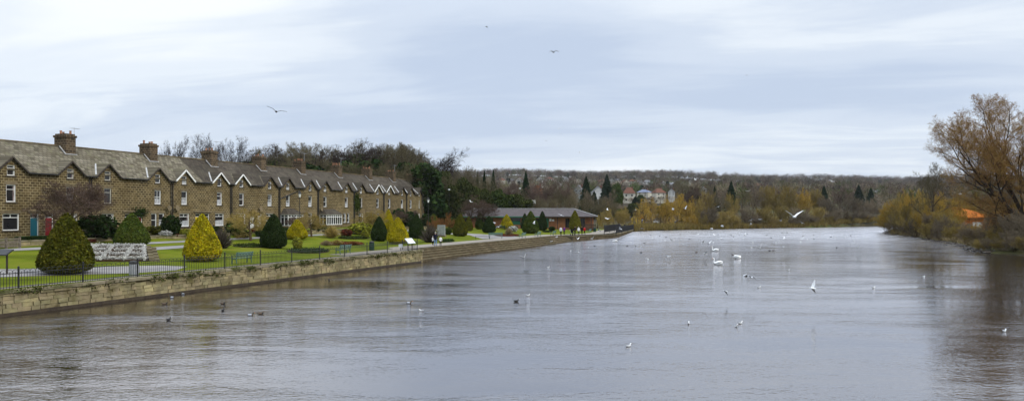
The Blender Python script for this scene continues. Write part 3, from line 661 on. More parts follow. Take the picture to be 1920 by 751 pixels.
    def slab(xa, xb, ya, yb):
        if xb - xa < .01: return
        nseg = 1
        vs = [(xa, ya, zs(ya)), (xb, ya, zs(ya)), (xb, yb, zs(yb)), (xa, yb, zs(yb))]; vb_ = [(x, y, z + T) for x, y, z in vs]
        g.add(vs + vb_, [(0, 3, 2, 1), (4, 5, 6, 7), (0, 1, 5, 4), (1, 2, 6, 5), (3, 0, 4, 7), (2, 3, 7, 6)])
    slab(0, max(x_l, 0), ov, dep / 2); slab(max(x_l, 0), min(x_r, w), .02, dep / 2); slab(min(x_r, w), w, ov, dep / 2)
    vs = [(0, dep / 2, ZR + .03), (w, dep / 2, ZR + .03), (w, dep + .3, ZE - .2), (0, dep + .3, ZE - .2)]; g.add(vs + [(x, y, z + T) for x, y, z in vs], [(0, 3, 2, 1), (4, 5, 6, 7), (0, 1, 5, 4), (1, 2, 6, 5), (3, 0, 4, 7), (2, 3, 7, 6)])
    rf = g.build('roof', slate, t)
    g = MB(); g.beam((0, dep / 2, ZR + .15), (w, dep / 2, ZR + .15), .26, .12); g.build('ridge_tiles', M['lintel'], rf)
    # gable roof over the attic window
    g = MB(); yb = (ZG - ZE) / m; 
    for s in (-1, 1):
        fx = gx + s * (gw + .16); fz = ZE - .14
        A = (gx, -.26, ZG + .03); B = (fx, -.26, fz); C = (gx + s * gw, .0, ZE + .0); Dp = (gx, yb + .1, ZG + .03)
        vs = [A, B, C, Dp]; up = [(x, y, z + .11) for x, y, z in vs]
        q = vs + up; fs = [(0, 1, 2, 3), (4, 7, 6, 5), (0, 4, 5, 1), (1, 5, 6, 2), (2, 6, 7, 3), (3, 7, 4, 0)]
        g.add(q, fs)
    gr = g.build('gable_roof', slate, t)
    bb = MB(); wd = .17 if i in whiteg else .13
    for s in (-1, 1):
        fx = gx + s * (gw + .19); bb.beam((gx, -.30, ZG - .02), (fx, -.30, ZE - .19), .05, wd, 0, up=(-s, 0, 1))
    bb.build('bargeboard', M['white'] if i in whiteg else M['darkwood'], gr)
    va = MB()
    s = -1; yv0, yv1 = .0, yb * .92
    va.beam((gx - gw - .1, -.12, ZE + .12), (gx - .12, yb, ZG + .13), .16, .03)
    va.build('valley_flashing', M['lead'] if (i > 8 or hr.random() < .6) else M['slate'], gr)
    # gutters and downpipe
    for xa, xb in ((0, x_l - .1), (x_r + .1, w)):
        if xb - xa > .05: g = MB(); g.box(xa, xb, -.40, -.29, ZE - .20, ZE - .09); g.build('gutter', M['black'], t)
    g = MB(); xp = (w - .12) if not wide_right else .14
    g.tube([Vector((xp, -.34, ZE - .15)), Vector((xp, -.09, ZE - .45)), Vector((xp, -.09, ZB))], [.055] * 3, 6); g.build('downpipe', M['black'], t)
    if i in (9,):
        g = MB(); g.tube([Vector((.2, -.1, 7.6)), Vector((1.6, -.1, 8.0)), Vector((w - .2, -.1, 8.9))], [.07] * 3, 6); g.build('downpipe', M['black'], t)
    if gk.startswith('bay'):
        bx0, bx1 = (gm - 1.7, gm + 1.7) if gk == 'bay' else (.5, w - .3)
        b_ = MB(); b_.box(bx0, bx1, -1.35, -.005, ZB - .3, 3.62)
        bay = b_.build('bay_window', M['stone'], t)
        gl = MB(); gl.box(bx0 + .06, bx1 - .06, -1.28, -.01, 3.62, 5.2); gl.build('pane', M['glass'], bay)
        f = MB(); nb = 5 if gk == 'bay' else 7
        for k in range(nb + 1):
            x = bx0 + .04 + (bx1 - bx0 - .08) * k / nb; 
            if gk == 'bay2' and k >= nb - 1: pass
            f.box(x - .05, x + .05, -1.36, -1.27, 3.6, 5.26)
        for z in (3.62, 4.85, 5.2): f.box(bx0, bx1, -1.385, -1.262, z - .045, z + .05)
        for x in (bx0 + .01, bx1 - .01):
            for y in (-1.31, -.66, -.05): f.box(x - .04, x + .04, y - .045, y + .045, 3.6, 5.26)
            for z in (3.62, 4.85, 5.2): f.box(x - .052, x + .052, -1.25, -.02, z - .04, z + .04)
        f.build('frame', M['white'], bay)
        rr = MB(); v8 = [(bx0 - .15, -1.5, 5.26), (bx1 + .15, -1.5, 5.26), (bx1 + .1, -.005, 5.26), (bx0 - .1, -.005, 5.26), (bx0 + .7, -.3, 6.15), (bx1 - .7, -.3, 6.15), (bx1 - .7, -.005, 6.15), (bx0 + .7, -.005, 6.15)]
        rr.add(v8, [(3, 2, 1, 0), (0, 1, 5, 4), (1, 2, 6, 5), (3, 0, 4, 7), (4, 5, 6, 7), (2, 3, 7, 6)]); rr.build('bay_roof', M['slate2'], bay)
    if i in (4, 5, 8, 11):                                 # satellite dish
        g = MB(); prof = [(0.01, 0), (.16, .02), (.26, .055), (.32, .10)]; c = (w - .7 if i == 4 else .55, -.35, 6.1)
        vs = []; 
        g.lathe(prof, 14, (0, 0, 0)); g.v = [(c[0] + x, c[1] - z * .9 + y * .2, c[2] + y) for x, y, z in g.v]
        g.beam((c[0], -.34, c[2]), (c[0], -.01, c[2] - .2), .04, .04); g.build('satellite_dish', M['lintel'], t)
    if i == 4:
        P_ = nprng.normal(size=(500, 3)) * [.42, .12, .26] + [dx, -.25, 5.55]; g = MB(); g.cards(P_, .07, nprng); g.build('climbing_plant', M['leafd'], t, kind='stuff')
    if i == 13:
        P_ = nprng.normal(size=(1500, 3)) * [.42, .07, .8] + [.9, -.15, 7.3]; g = MB(); g.cards(P_, .09, nprng); g.build('ivy', M['ivy'], t, kind='stuff')
    return t
def chimney(t, x, k):
    hr = random.Random(k); g = MB(); L_, D_ = 1.15, 1.7; y0 = 2.75
    g.box(x - L_ / 2, x + L_ / 2, y0, y0 + D_, 11.0, 13.55); g.box(x - L_ / 2 - .09, x + L_ / 2 + .09, y0 - .09, y0 + D_ + .09, 13.553, 13.78); g.box(x - L_ / 2 + .05, x + L_ / 2 - .05, y0 + .05, y0 + D_ - .05, 13.783, 13.95)
    ch = g.build('chimney', M['chim'], t)
    n = hr.choice((3, 4, 5))
    for q in range(n):
        pz = .26 + hr.uniform(-.06, .2); pm = MB(); cx = x + hr.uniform(-.25, .25); cy = y0 + .25 + q * (D_ - .5) / max(1, n - 1)
        pm.lathe([(.13, 13.951), (.13, 13.99), (.11, 14.0), (.10, 13.95 + pz - .06), (.135, 13.95 + pz - .05), (.13, 13.95 + pz)], 10, (cx, cy, 0)); pm.build('chimney_pot', M['pot'], ch)
    g = MB(); g.beam((x - L_ / 2 - .07, y0 + D_ / 2, 12.62), (x - L_ / 2 - .07, y0 - .1, 11.72), .14, .05); g.beam((x - L_ / 2 - .08, y0 - .05, 11.75), (x + L_ / 2 + .08, y0 - .05, 11.75), .14, .1); g.build('flashing', M['lead'], ch)
    if k in (0, 1, 3, 4, 5, 6, 8):
        g = MB(); X0 = x + L_ / 2 + .05; g.tube([Vector((X0, y0 + .3, 13.2)), Vector((X0, y0 + .3, 15.3 if k > 2 else 14.7))], [.03, .02], 5)
        zt = 15.2 if k > 2 else 14.6; g.beam((X0 - .45, y0 + .3, zt), (X0 + .65, y0 + .3, zt), .025, .025)
        for q in range(6): g.beam((X0 - .35 + q * .18, y0 + .05, zt), (X0 - .35 + q * .18, y0 + .55, zt), .018, .018)
        g.build('aerial', M['steel'], ch)
def facp(D): return Vector((float(fac_x(D)), D))
for i in range(18):
    a, b = facp(BD[i]), facp(BD[i + 1]); w = (b - a).length; gx = (GD[i] - BD[i]) * ST
    t = house(i, a, th, w, gx, i % 2 == 1)
    if i % 2 == 0 and i >= 0: chimney(t, w, i // 2)   # stack over the party wall
LAB += ['fourth to the left of the teal door house', 'third to the left of the teal door house', 'second to the left of the teal door house', 'adjoining the gable cut by the left edge']
for i, (d0, d1, g_) in enumerate(((39.6, 44.6, 42.4), (44.6, 49.6, 46.6), (49.6, 54.6, 52.4), (54.6, 59.6, 56.6))):
    a, b = facp(d0), facp(d1); t = house(i - 4, a, th, (b - a).length, (g_ - d0) * ST, i % 2 == 1)
    if i % 2 == 0: chimney(t, (b - a).length, 20 + i)
a = facp(BD[18]); ang2 = math.atan2(1, .10)
for k in range(3):
    dv = Vector((math.cos(ang2), math.sin(ang2))); b = a + dv * 5.0
    t = house(18 + k, a, ang2, 5.0, 2.9 if k % 2 == 0 else 2.1, k % 2 == 1)
    if k == 1: chimney(t, 5.0, 9)
    if k == 2:
        for zz in ((4.0, 5.4), (6.6, 8.1)):                # windows in the end wall
            pass
    a = b; ang2 += .04
# ---------------------------------------------------------------- plants
def grow(rng, mt, mc, p, d, Ln, r, lv, Q, tw):
    seg = Q['seg'][lv]; pts = [p.copy()]; rad = [r]; dd = d.copy(); wob = Q['wob'][lv]; tr = Q['trop'][lv]; tp = Q['taper'][lv]
    for i in range(seg):
        dd = (dd + Vector((rng.gauss(0, wob), rng.gauss(0, wob), rng.gauss(0, wob) + tr))).normalized()
        p = p + dd * (Ln / seg); pts.append(p); rad.append(max(r * (1 - tp * (i + 1) / seg), .004))
    last = lv == len(Q['seg']) - 1
    if lv <= Q.get('tl', 1): mt.tube(pts, rad, 7 if lv == 0 else 5)
    else: mc.tube(pts, rad, 3)
    n = Q['n'][lv]; n = int(n * rng.uniform(.8, 1.2) + .5); az = rng.random() * 6.28
    for c in range(n):
        f = Q['st'][lv] + (1 - Q['st'][lv]) * (c + rng.random() * .8) / n; f = min(f, 1.0); k = min(int(f * seg), seg - 1); u = f * seg - k
        q = pts[k].lerp(pts[k + 1], u); ld = (pts[k + 1] - pts[k]).normalized(); az += 2.4 + rng.uniform(-.4, .4)
        o = ld.orthogonal().normalized(); o = Matrix.Rotation(az, 3, ld) @ o
        an = R(Q['ang'][lv]) * rng.uniform(.7, 1.25); nd = (ld * math.cos(an) + o * math.sin(an)).normalized()
        l2 = Ln * Q['lr'][lv] * (1.15 - .55 * f) * rng.uniform(.75, 1.2); 
        if last:
            e = q + nd * l2 + Vector((rng.gauss(0, .1), rng.gauss(0, .1), rng.gauss(0, .1) + Q.get('tt', .12))) * l2; tw.append((q, e))
            for _ in range(Q.get('sub', 0)):
                u2 = rng.uniform(.2, .9); s = q.lerp(e, u2); nd2 = (nd + Vector((rng.gauss(0, .5), rng.gauss(0, .5), rng.gauss(0, .5) + Q.get('tt', .12)))).normalized(); tw.append((s, s + nd2 * l2 * .55))
        else: grow(rng, mt, mc, q, nd, l2, rad[k] * Q['rr'][lv], lv + 1, Q, tw)
def tree_mesh(name, seed, Hh, Q, bark, twig, tw_w=.03, stems=1, spread=0, ivy=0, base=(0, 0, 1), r0=None):
    rng = random.Random(seed); mt, mc = MB(), MB(); tw = []
    for s in range(stems):
        a = 6.283 * s / stems + rng.uniform(-.4, .4); sp_ = spread * rng.uniform(.4, 1.1) if stems > 1 else spread
        d = Vector((math.cos(a) * sp_, math.sin(a) * sp_, 1)) if stems > 1 else Vector(base)
        p = Vector((math.cos(a), math.sin(a), 0)) * (.3 * (stems > 1)) + Vector((0, 0, -.4))
        grow(rng, mt, mc, p, d.normalized(), Hh * Q['h0'] * rng.uniform(.85, 1.1), r0 or Hh * .022 / (stems ** .5), 0, Q, tw)
    npr = np.random.default_rng(seed); A = np.array([tuple(a) for a, b in tw]); B = np.array([tuple(b) for a, b in tw]); mc.slivers(A, B, tw_w, npr, 0)
    mats = [twig]
    if ivy:
        mats.append(M['ivy']); V = np.array(mt.v); k = npr.integers(0, len(V), ivy); Pp = V[k] + npr.normal(size=(ivy, 3)) * Hh * .035; Pp = Pp[Pp[:, 2] < Hh * .72]; Pp[:, 2] = np.maximum(Pp[:, 2], .2)
        mc.cards(Pp, Hh * .012, npr, 1)
    zt = max(v_[2] for v_ in mc.v); rr = float(np.percentile(np.hypot(*np.array(mc.v)[:, :2].T), 97))
    return mt.mesh('trunk', bark, True), mc.mesh('crown', mats), zt, rr
QT = dict(seg=[7, 6, 4, 3], n=[9, 7, 6, 7], st=[.32, .25, .2, .15], ang=[48, 42, 42, 40], lr=[.62, .55, .55, .75], rr=[.62, .6, .6, .5], wob=[.06, .13, .16, .2], trop=[.05, .07, .05, .03], taper=[.7, .8, .8, .8], h0=.78, sub=2)
QTALL = dict(QT, n=[8, 6, 6, 7], st=[.5, .3, .2, .15], ang=[38, 40, 42, 40], lr=[.48, .5, .55, .75], h0=.8)
QS = dict(seg=[6, 4, 3], n=[8, 8, 9], st=[.2, .15, .1], ang=[28, 30, 32], lr=[.55, .5, .6], rr=[.55, .55, .5], wob=[.12, .16, .2], trop=[.03, .06, .05], taper=[.75, .8, .8], h0=.78, sub=2, tt=.25, tl=0)
QW = dict(seg=[6, 6, 4], n=[9, 8, 9], st=[.25, .2, .1], ang=[50, 45, 50], lr=[.62, .55, .5], rr=[.6, .55, .5], wob=[.08, .14, .16], trop=[.03, -.02, -.25], taper=[.7, .8, .8], h0=.72, sub=2, tt=-1.1, tl=1)
VAR = {}
def variants(key, n, f): VAR[key] = [f(k) for k in range(n)]
variants('bare', 3, lambda k: tree_mesh('b', 11 + k, 16, dict(QT, n=[9, 8, 6, 7], sub=1, st=[.36, .25, .2, .15]), M['bark'], M['twigd'], .05))
variants('tall', 3, lambda k: tree_mesh('t', 21 + k, 18, QTALL, M['bark'], M['twigb'], .04, ivy=0 if k == 0 else 0))
variants('ivytree', 2, lambda k: tree_mesh('i', 31 + k, 18, QTALL, M['bark'], M['twigb'], .04, ivy=5000))
variants('brown', 3, lambda k: tree_mesh('w', 41 + k, 13, QT, M['barkb'], M['twigb'], .04))
variants('purple', 2, lambda k: tree_mesh('p', 51 + k, 12, dict(QT, n=[10, 8, 7, 7]), M['bark'], M['twigp'], .04))
variants('grey', 2, lambda k: tree_mesh('g', 56 + k, 13, QT, M['barkb'], M['twigg'], .045))
variants('shrub', 3, lambda k: tree_mesh('s', 61 + k, 8, QS, M['barkb'], M['twigo'], .045, stems=9, spread=.75))
variants('shrubg', 2, lambda k: tree_mesh('s', 66 + k, 8, QS, M['bark'], M['twigg'], .045, stems=9, spread=.8))
variants('ochre', 3, lambda k: tree_mesh('o', 71 + k, 9, dict(QS, n=[9, 8, 10]), M['barkb'], M['twigy'], .045, stems=8, spread=.8))
variants('willow', 2, lambda k: tree_mesh('y', 81 + k, 12, dict(QW, n=[10, 10, 11]), M['barkb'], M['twigy'], .07))
variants('russet', 1, lambda k: tree_mesh('r', 86 + k, 6, dict(QS, n=[9, 8, 10]), M['barkb'], M['twigr'], .03, stems=5, spread=.9))
variants('small', 2, lambda k: tree_mesh('q', 91 + k, 6, dict(QT, n=[10, 9, 8, 8], st=[.35, .2, .15, .1], ang=[62, 50, 48, 45], trop=[.03, .03, .02, 0]), M['barkb'], M['twigo' if k else 'twigp'], .022, r0=.16))
def leafy(seed, Hh, Rr, leaf, n=6000, lobes=16, size=.28, shape=1.0):
    rng = random.Random(seed); npr = np.random.default_rng(seed); mt, mc = MB(), MB(); tw = []
    mt.tube([Vector((0, 0, -.4)), Vector((.1, 0, Hh * .3)), Vector((0, .1, Hh * .8))], [Hh * .025, Hh * .018, .03], 7)
    per = n // lobes
    for k in range(lobes):
        z = Hh * (.22 + .68 * (k + .5) / lobes); wr = Rr * math.sin(math.pi * min(1, (z / Hh) ** shape * .92 + .05)) * .75; a = rng.random() * 6.28; f = rng.random() ** .5
        c = Vector((math.cos(a) * wr * f, math.sin(a) * wr * f, z)); r = Rr * rng.uniform(.3, .5); mt.tube([Vector((0, 0, z * .6)), c.lerp(Vector((0, 0, z)), .4), c], [.09, .06, .02], 4)
        U = npr.normal(size=(per, 3)); U /= np.linalg.norm(U, axis=1)[:, None]; U *= (npr.random(per) ** .45)[:, None]; mc.cards(U * [r, r, r * .75] + list(c), size, npr)
    return mt.mesh('trunk', M['bark']), mc.mesh('crown', leaf), max(v_[2] for v_ in mc.v), Rr
variants('holly', 3, lambda k: leafy(200 + k, 11, 5, M['leafh' if k else 'leafm'], 9000, 20))
variants('ever', 2, lambda k: leafy(210 + k, 9, 3.6, M['leafd'], 7000, 16))
def conifer(seed, Hh, Rr):
    npr = np.random.default_rng(seed); mt, mc = MB(), MB(); mt.tube([Vector((0, 0, -.4)), Vector((0, 0, Hh * .96))], [Hh * .02, .03], 7)
    n = 9000; f = npr.random(n) ** .75; z = Hh * (.06 + .94 * (1 - f)); a = npr.random(n) * 6.283; fine = 1 + .28 * np.sin(a * 5 + z * 3.1) + .15 * np.sin(z * 7.0 + a * 2)
    r = Rr * (f ** .8) * fine * (.35 + .65 * npr.random(n) ** .4); P_ = np.stack([r * np.cos(a), r * np.sin(a), z - r * .18], 1); mc.cards(P_, .26, npr, 0, .5)
    return mt.mesh('trunk', M['bark']), mc.mesh('crown', M['conif']), Hh, Rr
variants('conifer', 3, lambda k: conifer(220 + k, 12, 2.6 + .5 * k))
LOOK = dict(bare='leafless dark spreading tree', tall='tall leafless brown tree', ivytree='tall ivy clad leafless tree', brown='leafless brown tree', purple='leafless purple brown tree', grey='leafless greyish tree',
            shrub='olive brown leafless thicket', shrubg='grey brown leafless thicket', ochre='ochre yellow leafless willow thicket', willow='yellow weeping willow', russet='low russet twiggy shrub', small='small leafless garden tree',
            holly='bushy green leafy tree', ever='dark evergreen tree', conifer='dark pointed conifer')
KNAME = dict(bare='bare_tree', tall='bare_tree', ivytree='ivy_clad_tree', brown='bare_tree', purple='bare_tree', grey='bare_tree', shrub='thicket', shrubg='thicket', ochre='willow_thicket', willow='weeping_willow', russet='shrub', small='garden_tree', holly='leafy_tree', ever='evergreen_tree', conifer='conifer')
KC = dict(shrub='thicket', shrubg='thicket', ochre='thicket', russet='shrub')
pending = []
def bank_d(px):
    t = (px - CX) / F
    for (x0, y0), (x1, y1) in zip(FAR[:-1], FAR[1:]):
        d = (x1 - x0) - t * (y1 - y0)
        f = (t * y0 - x0) / d if abs(d) > 1e-6 else -1
        if 0 <= f <= 1: return y0 + f * (y1 - y0)
    return 300
def tree(kind, px, ytop, D, where, group, wpx=None, vi=None, ybase=None, label=None, rot=None):
    """a tree whose top stands at a pixel of the photograph, D metres away"""
    if where == 'on the far bank' and kind not in ('willow',) and D < 345:
        bD = bank_d(px); D = bD + (3.5 if ytop >= 380 else 11 if ytop >= 362 else 22)
    if where == 'on the far bank' and kind == 'willow': D = bank_d(px) + (8 if px < 1260 else 14)
    rr = random.Random(int(px * 7 + ytop * 13 + D)); X = (px - CX) / F * D; z0 = hz(X, D) if ybase is None else CZ - (ybase - HY) / F * D
    z0 = max(z0, 0); zt = CZ - (ytop - HY) / F * D; vs = VAR[kind]; tm, cm, h, r = vs[(vi if vi is not None else rr.randrange(len(vs))) % len(vs)]
    s = (zt - z0) / h; sx = s * rr.uniform(.9, 1.15) if wpx is None else (wpx / 2 / F * D) / r
    root = thing(KNAME[kind], '', KC.get(kind, 'tree'), (X, D, z0), rot if rot is not None else rr.random() * 6.28, group, (sx, sx, s))
    link('trunk', tm, root); link('crown', cm, root)
    pending.append((root, label, LOOK[kind], where, px)); return root
# wood behind the terrace: tops from the photograph
for px, yt, D, vi, w_ in ((314, 262, 140, 0, 44), (340, 251, 142, 1, 56), (376, 249, 138, 2, 74), (402, 249, 145, 0, 60), (430, 257, 143, 1, 50), (458, 253, 140, 2, 72), (486, 268, 146, 0, 50)):
    tree('bare', px, yt, D, 'against the sky above the terrace roofs', 'bare trees behind the terrace roofs', w_, vi=vi)
wr = random.Random(77)
prof = [(480, 268), (505, 272), (520, 272), (550, 257), (580, 262), (610, 266), (640, 268), (662, 259), (700, 258), (722, 260), (745, 268), (768, 264), (795, 264), (820, 270), (836, 290)]
def ytop_at(x): return float(np.interp(x, [a for a, b in prof], [b for a, b in prof]))
for k in range(34):
    px = 484 + k * 10.6 + wr.uniform(-4, 4); D = wr.uniform(172, 215); 
    tree(wr.choice(('tall', 'ivytree', 'ivytree', 'bare', 'tall')), px, ytop_at(px) + abs(wr.gauss(0, 7)), D, 'in the wood behind the terrace', 'tall trees of the wood behind the terrace')
for k in range(20):
    px = 470 + k * 19 + wr.uniform(-6, 6); tree('brown' if k % 3 else 'ever', px, ytop_at(px) + 26 + wr.uniform(0, 16), wr.uniform(152, 172), 'low in the wood above the terrace ridge', 'lower trees of the wood behind the terrace')
for px, yt, D, w in ((828, 318, 172, 60), (862, 330, 178, 60), (800, 322, 165, 50), (846, 345, 165, 50), (888, 345, 180, 46), (905, 352, 185, 40), (740, 330, 165, 40), (770, 318, 170, 40)):
    tree('holly', px, yt, D, 'between the terrace end and the pavilion', 'leafy trees beyond the terrace end', w)
for px, yt, D, w, kd in ((850, 312, 190, 44, 'brown'), (874, 308, 195, 50, 'brown'), (895, 316, 200, 50, 'brown'), (920, 330, 205, 46, 'brown'), (944, 332, 215, 44, 'grey'), (962, 336, 205, 40, 'purple'), (1000, 345, 220, 40, 'purple'), (932, 352, 190, 40, 'holly'),
    (978, 352, 200, 44, 'brown'), (1012, 352, 215, 44, 'purple'), (1030, 334, 235, 50, 'purple'), (1056, 330, 245, 50, 'purple'), (1050, 352, 215, 46, 'brown'), (1076, 345, 225, 40, 'grey'), (1100, 352, 220, 34, 'grey'), (1012, 340, 260, 50, 'purple'), (1070, 362, 205, 40, 'brown'), (1092, 366, 200, 36, 'brown'),
    (945, 360, 186, 60, 'holly'), (975, 362, 188, 60, 'holly'), (1006, 365, 190, 56, 'brown'), (1036, 366, 188, 50, 'brown'), (910, 362, 186, 40, 'brown')):
    tree(kd, px, yt, D, 'behind the pavilion roof', 'trees behind the pavilion', w)
tree('purple', 878, 362, 148, '', 'trees in front of the pavilion', 78, 0, label='wide dark bare tree hiding the left end of the pavilion')
tree('purple', 905, 372, 152, '', 'trees in front of the pavilion', 60, 1, label='dark bare tree in front of the pavilion roof, right of the wider one')
tree('russet', 838, 396, 128, '', 'trees in front of the pavilion', 44, 0, label='pinkish brown arching shrub left of the far topiary')
tree('russet', 812, 402, 126, '', 'trees in front of the pavilion', 36, 0, label='pinkish brown shrub beside the far lantern lamp', rot=2)
for px, yt, D, w in ((986, 321, 236, 19), (908, 319, 225, 12), (925, 318, 228, 14), (1099, 331, 300, 22), (1114, 358, 285, 18), (1138, 327, 330, 22), (1191, 368, 330, 16), (1371, 339, 330, 17), (1340, 350, 330, 13), (1545, 348, 370, 14), (1610, 346, 380, 16), (1633, 352, 375, 14), (895, 322, 230, 10)):
    tree('conifer', px, yt, D, 'on the valley side', 'dark conifers across the valley', w * 1.5)
tree('holly', 1157, 341, 325, '', None, 26, 0, label='broad green leafy tree between the white gabled house and the red roofed house')
for px, yt, D, w, kd in ((1125, 368, 225, 40, 'brown'), (1142, 352, 245, 40, 'grey'), (1150, 372, 215, 34, 'brown'), (1172, 384, 225, 34, 'shrub'), (1136, 388, 200, 44, 'shrub'), (1162, 392, 212, 40, 'shrub'), (1120, 380, 205, 40, 'brown'), (1196, 388, 240, 28, 'brown')):
    tree(kd, px, yt, D, 'right of the pavilion', 'trees right of the pavilion', w)
for k, (px, yt, w) in enumerate(((1168, 366, 22), (1186, 369, 22), (1200, 364, 22), (1221, 366, 22), (1238, 367, 22), (1252, 362, 22), (1150, 362, 22), (1110, 366, 20), (1130, 366, 20))): tree(('brown', 'grey', 'holly', 'purple')[k % 4], px, yt, 392 + (k * 7) % 16, 'before the cream houses', 'trees before the cream houses', w)
for k, (px, yt, w) in enumerate(((1138, 372, 36), (1152, 378, 36), (1168, 380, 36), (1184, 380, 34), (1198, 376, 36), (1214, 378, 40), (1232, 382, 40), (1250, 380, 40), (1268, 382, 40), (1286, 374, 44), (1300, 364, 44), (1160, 390, 34), (1205, 388, 36), (1240, 390, 40))): tree(('shrub', 'brown', 'shrubg', 'holly')[k % 4], px, yt, 275 + (k * 37) % 50, 'below the cream houses', 'trees below the cream houses', w)
for px, yt, D, w in ((1210, 372, 246, 46), (1256, 364, 246, 56), (1280, 362, 246, 56), (1300, 372, 246, 46), (1222, 366, 246, 46), (1246, 372, 252, 40), (1268, 360, 262, 50), (1290, 366, 268, 44), (1236, 380, 238, 40)):
    tree('willow', px, yt, D, 'on the far bank', 'yellow willows on the far bank', w)
kx = 0
for px, yt, D, w, kd in ((1308, 366, 262, 44, 'shrub'), (1326, 356, 275, 50, 'shrub'), (1350, 364, 270, 44, 'brown'), (1372, 358, 276, 44, 'shrub'), (1392, 352, 300, 46, 'brown'), (1410, 345, 300, 50, 'grey'), (1432, 346, 300, 52, 'shrub'), (1455, 344, 305, 52, 'shrub'),
    (1480, 345, 305, 54, 'shrub'), (1505, 348, 310, 50, 'ochre'), (1528, 352, 315, 46, 'shrub'), (1552, 364, 318, 46, 'shrubg'), (1574, 350, 330, 46, 'purple'), (1595, 362, 322, 44, 'shrubg'), (1618, 370, 322, 44, 'shrubg'), (1640, 374, 325, 40, 'shrubg'),
    (1330, 384, 258, 44, 'shrubg'), (1362, 388, 262, 44, 'shrub'), (1398, 384, 268, 46, 'shrubg'), (1430, 382, 272, 46, 'shrub'), (1465, 384, 280, 48, 'shrub'), (1500, 386, 285, 48, 'shrubg'), (1532, 386, 292, 46, 'shrub'), (1562, 390, 298, 44, 'shrubg'), (1590, 392, 302, 44, 'shrubg'), (1618, 394, 308, 44, 'shrubg'),
    (1345, 402, 258, 36, 'shrub'), (1380, 404, 260, 36, 'shrub'), (1415, 402, 266, 36, 'shrubg'), (1450, 404, 272, 40, 'shrub'), (1485, 404, 280, 40, 'shrubg'), (1520, 404, 288, 40, 'shrubg'), (1555, 404, 294, 40, 'shrub'), (1590, 404, 300, 40, 'shrub'), (1625, 402, 310, 40, 'ochre'), (1318, 400, 250, 34, 'shrub'), (1298, 398, 248, 30, 'ochre'),
    (1280, 330, 380, 50, 'brown'), (1330, 340, 380, 50, 'brown'), (1405, 338, 390, 50, 'purple'), (1470, 338, 400, 50, 'brown'), (1300, 345, 340, 46, 'purple'), (1360, 348, 350, 46, 'grey'), (1330, 350, 340, 40, 'grey'), (1445, 346, 350, 46, 'purple')):
    tree(kd, px, yt, D, 'on the far bank', 'thickets and trees along the far bank', w)
for px, yt, D, w, kd in ((1700, 348, 185, 70, 'ochre'), (1675, 368, 195, 60, 'ochre'), (1725, 352, 172, 70, 'ochre'), (1755, 356, 160, 70, 'ochre'), (1690, 392, 178, 50, 'shrub'), (1720, 392, 158, 56, 'shrub'), (1750, 396, 146, 50, 'shrubg'), (1662, 394, 196, 40, 'shrub'), (1780, 372, 150, 60, 'ochre'), (1770, 400, 138, 46, 'shrubg'), (1800, 372, 175, 60, 'ochre'), (1672, 370, 188, 56, 'ochre'), (1694, 356, 180, 60, 'shrub'), (1712, 350, 168, 60, 'ochre'), (1736, 350, 160, 64, 'shrub'), (1768, 352, 168, 64, 'ochre'), (1790, 358, 180, 60, 'shrub'), (1815, 358, 185, 60, 'ochre'), (1700, 380, 164, 50, 'shrub'), (1738, 378, 150, 56, 'ochre'), (1768, 384, 143, 50, 'shrub'), (1682, 400, 176, 40, 'shrubg'), (1712, 406, 158, 44, 'shrubg'), (1742, 410, 144, 44, 'shrub'), (1765, 414, 135, 40, 'shrubg'), (1790, 418, 127, 44, 'shrub'), (1812, 424, 118, 44, 'shrubg')):
    tree(kd, px, yt, D, 'on the right bank', 'willow thickets on the right bank', w)
for k, (px, yt, w) in enumerate(((1838, 446, 40), (1858, 442, 44), (1880, 444, 44), (1902, 440, 50), (1926, 436, 60), (1950, 440, 60), (1980, 430, 70))): tree('shrubg' if k % 2 else 'shrub', px, yt, float(np.interp(px, [1830, 1860, 1920, 1980], [99, 97, 92.5, 86])), 'at the waterline under the great tree', 'waterline thickets under the great tree', w)
for px, yt, D, w, kd in ((1812, 414, 140, 44, 'shrubg'), (1830, 416, 132, 40, 'ochre'), (1786, 402, 138, 40, 'shrub'), (1866, 396, 135, 50, 'shrubg')): tree(kd, px, yt, D, 'before the orange building', 'thickets before the orange building', w)
tree('brown', 1745, 303, 152, '', None, 76, 1, label='bare brown tree rising above the ochre thickets left of the great tree')
for px, yt, D, w, kd in ((1845, 418, 112, 70, 'shrubg'), (1885, 392, 104, 80, 'shrubg'), (1918, 385, 98, 90, 'shrubg'), (1868, 420, 102, 60, 'shrub'), (1905, 425, 95, 60, 'shrubg'), (1830, 425, 116, 40, 'shrub'), (1945, 400, 95, 90, 'shrubg'), (1990, 380, 95, 90, 'shrub'),(1900, 372, 150, 80, 'ochre'), (1880,350,165,70,'shrubg'), (1930,345,160,90,'shrubg'), (1820,352,190,60,'shrubg')):
    tree(kd, px, yt, D, 'beneath the great tree on the right bank', 'thickets beneath the great tree', w)
